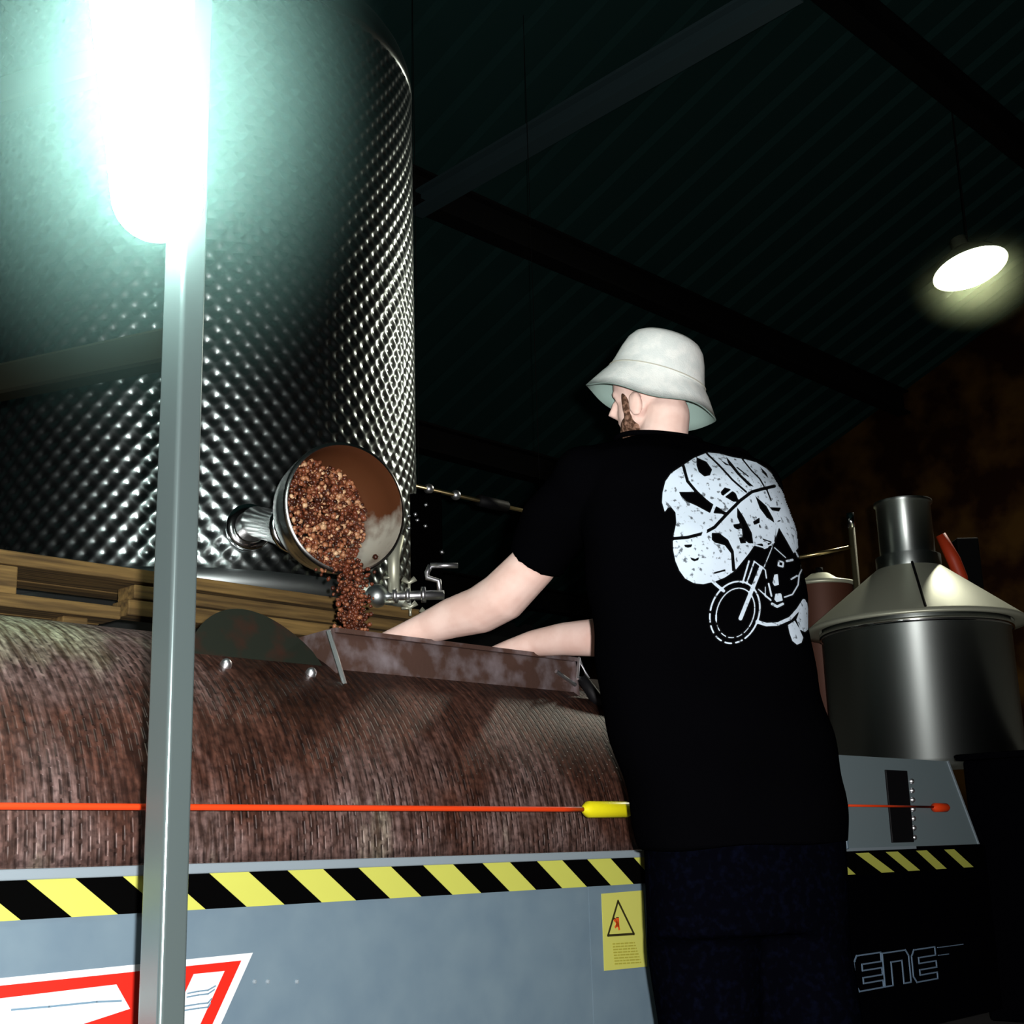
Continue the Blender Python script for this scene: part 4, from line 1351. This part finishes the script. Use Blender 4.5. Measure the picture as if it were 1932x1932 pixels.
def inside(poly, X, Y):
    c = np.zeros(X.shape, bool)
    n = len(poly)
    for i in range(n):
        xi, yi = poly[i]; xj, yj = poly[i - 1]
        if yi == yj: continue
        c ^= ((yi > Y) != (yj > Y)) & (X < (xj - xi) * (Y - yi) / (yj - yi) + xi)
    return c


INK = np.zeros(GX.shape)
for kind, data in [('w', blob)] + [('k', p) for p in blacks] + [('kl', l) for l in klines] + [('wl', l) for l in wlines] + [('w', p) for p in wpolys]:
    if kind in ('w', 'k'):
        d_ = edge_d(data, GX, GY, True)
        sd = np.where(inside(data, GX, GY), d_, -d_)
    else:
        sd = data[1] * (.66 if kind == 'kl' else .5) - edge_d(data[0], GX, GY, False)
    cov = np.clip(.5 + sd / SOFT, 0, 1)
    INK = INK * (1 - cov) + (cov if kind[0] == 'w' else 0)
vs, fs, tn = [], [], []
idx = {}
for j in range(ny + 1):
    for i in range(nx + 1):
        x, y = 115 + i * STEP, 100 + j * STEP
        px, py = 1220 + x / SCL, 830 + y / SCL
        d_ = (at(px, py, 3.0) - CAM).normalized()
        loc_, nor, _i, _d = bvh.ray_cast(CAM, d_, 6)
        if loc_ is None or nor.dot(d_) > -.12: continue
        idx[(i, j)] = len(vs)
        vs.append(loc_ + nor * .0022); tn.append(float(INK[j, i]))
for j in range(ny):
    for i in range(nx):
        q4 = [idx.get(k) for k in ((i, j), (i, j + 1), (i + 1, j + 1), (i + 1, j))]
        if None in q4: continue
        if max(tn[k] for k in q4) < .02: continue
        fs.append(tuple(q4))
used = sorted(set(k for f in fs for k in f)); mp_ = {k: n for n, k in enumerate(used)}
vs = [vs[k] for k in used]; tn = [tn[k] for k in used]; fs = [tuple(mp_[k] for k in f) for f in fs]
m, nt, b = new_mat('shirt_print_ink')
a1 = nt.nodes.new('ShaderNodeAttribute'); a1.attribute_name = 'ink'
r = nt.nodes.new('ShaderNodeValToRGB'); r.color_ramp.elements[0].position = .40; r.color_ramp.elements[1].position = .60
r.color_ramp.elements[0].color = (0.0010, 0.0010, 0.0014, 1); r.color_ramp.elements[1].color = (0.56, 0.66, 0.76, 1)
tc_ = nt.nodes.new('ShaderNodeTexCoord')
nz = nt.nodes.new('ShaderNodeTexNoise'); nz.inputs['Scale'].default_value = 75; nz.inputs['Detail'].default_value = 5
nt.links.new(tc_.outputs['Object'], nz.inputs['Vector'])
r2 = nt.nodes.new('ShaderNodeValToRGB'); r2.color_ramp.elements[0].position = .34; r2.color_ramp.elements[1].position = .42
nt.links.new(nz.outputs['Fac'], r2.inputs['Fac'])
mxx = nt.nodes.new('ShaderNodeMixRGB'); mxx.blend_type = 'MULTIPLY'; mxx.inputs['Fac'].default_value = .8
nt.links.new(a1.outputs['Fac'], r.inputs['Fac'])
nt.links.new(r.outputs['Color'], mxx.inputs['Color1']); nt.links.new(r2.outputs['Color'], mxx.inputs['Color2'])
nt.links.new(mxx.outputs['Color'], b.inputs['Base Color'])
b.inputs['Roughness'].default_value = .9
b.inputs['Specular IOR Level'].default_value = .1
pr = mesh_obj('shirt_print', vs, fs, m, shirt, True)
a = pr.data.attributes.new('ink', 'FLOAT', 'POINT'); a.data.foreach_set('value', tn)
pr['label'] = 'white print of a masked head and motorcycle on the shirt back'

# ================================================================== HAZE added to imitate the glare round both lamps
m = bpy.data.materials.new('glare_haze'); m.use_nodes = True
nt = m.node_tree; nt.nodes.clear()
o_ = nt.nodes.new('ShaderNodeOutputMaterial'); v_ = nt.nodes.new('ShaderNodeVolumeScatter')
v_.inputs['Color'].default_value = (0.55, 1.0, 0.92, 1)
tc_ = nt.nodes.new('ShaderNodeTexCoord'); ln_ = nt.nodes.new('ShaderNodeVectorMath'); ln_.operation = 'LENGTH'
nt.links.new(tc_.outputs['Object'], ln_.inputs[0])
mr = nt.nodes.new('ShaderNodeMapRange'); mr.interpolation_type = 'SMOOTHSTEP'      # density fades outwards so the added glow shows no edge
mr.inputs['From Min'].default_value = 0.15; mr.inputs['From Max'].default_value = 1.0
mr.inputs['To Min'].default_value = 0.44; mr.inputs['To Max'].default_value = 0.0
nt.links.new(ln_.outputs['Value'], mr.inputs['Value']); nt.links.new(mr.outputs[0], v_.inputs['Density'])
nt.links.new(v_.outputs[0], o_.inputs['Volume'])
hz = MB().ball((0, 0, 0), 1.0, 4).build('haze', m)
hz.location = la.lerp(lb, .5); hz.scale = (.44, .44, .68)
tag(hz, 'teal haze added for the glare around the white tube lamp', 'haze', kind='stuff')
m2 = m.copy()
for n_ in m2.node_tree.nodes:
    if n_.type == 'MAP_RANGE': n_.inputs['To Min'].default_value = 0.05; n_.inputs['From Min'].default_value = 0.1
    if n_.type == 'VOLUME_SCATTER': n_.inputs['Color'].default_value = (0.85, 1.0, 0.6, 1)
hz2 = MB().ball((0, 0, 0), 1.0, 4).build('haze', m2)
hz2.location = lp + Vector((0, 0, -.03)); hz2.scale = (.50, .50, .42)
tag(hz2, 'yellow green haze added for the glare around the round pendant lamp', 'haze', kind='stuff')
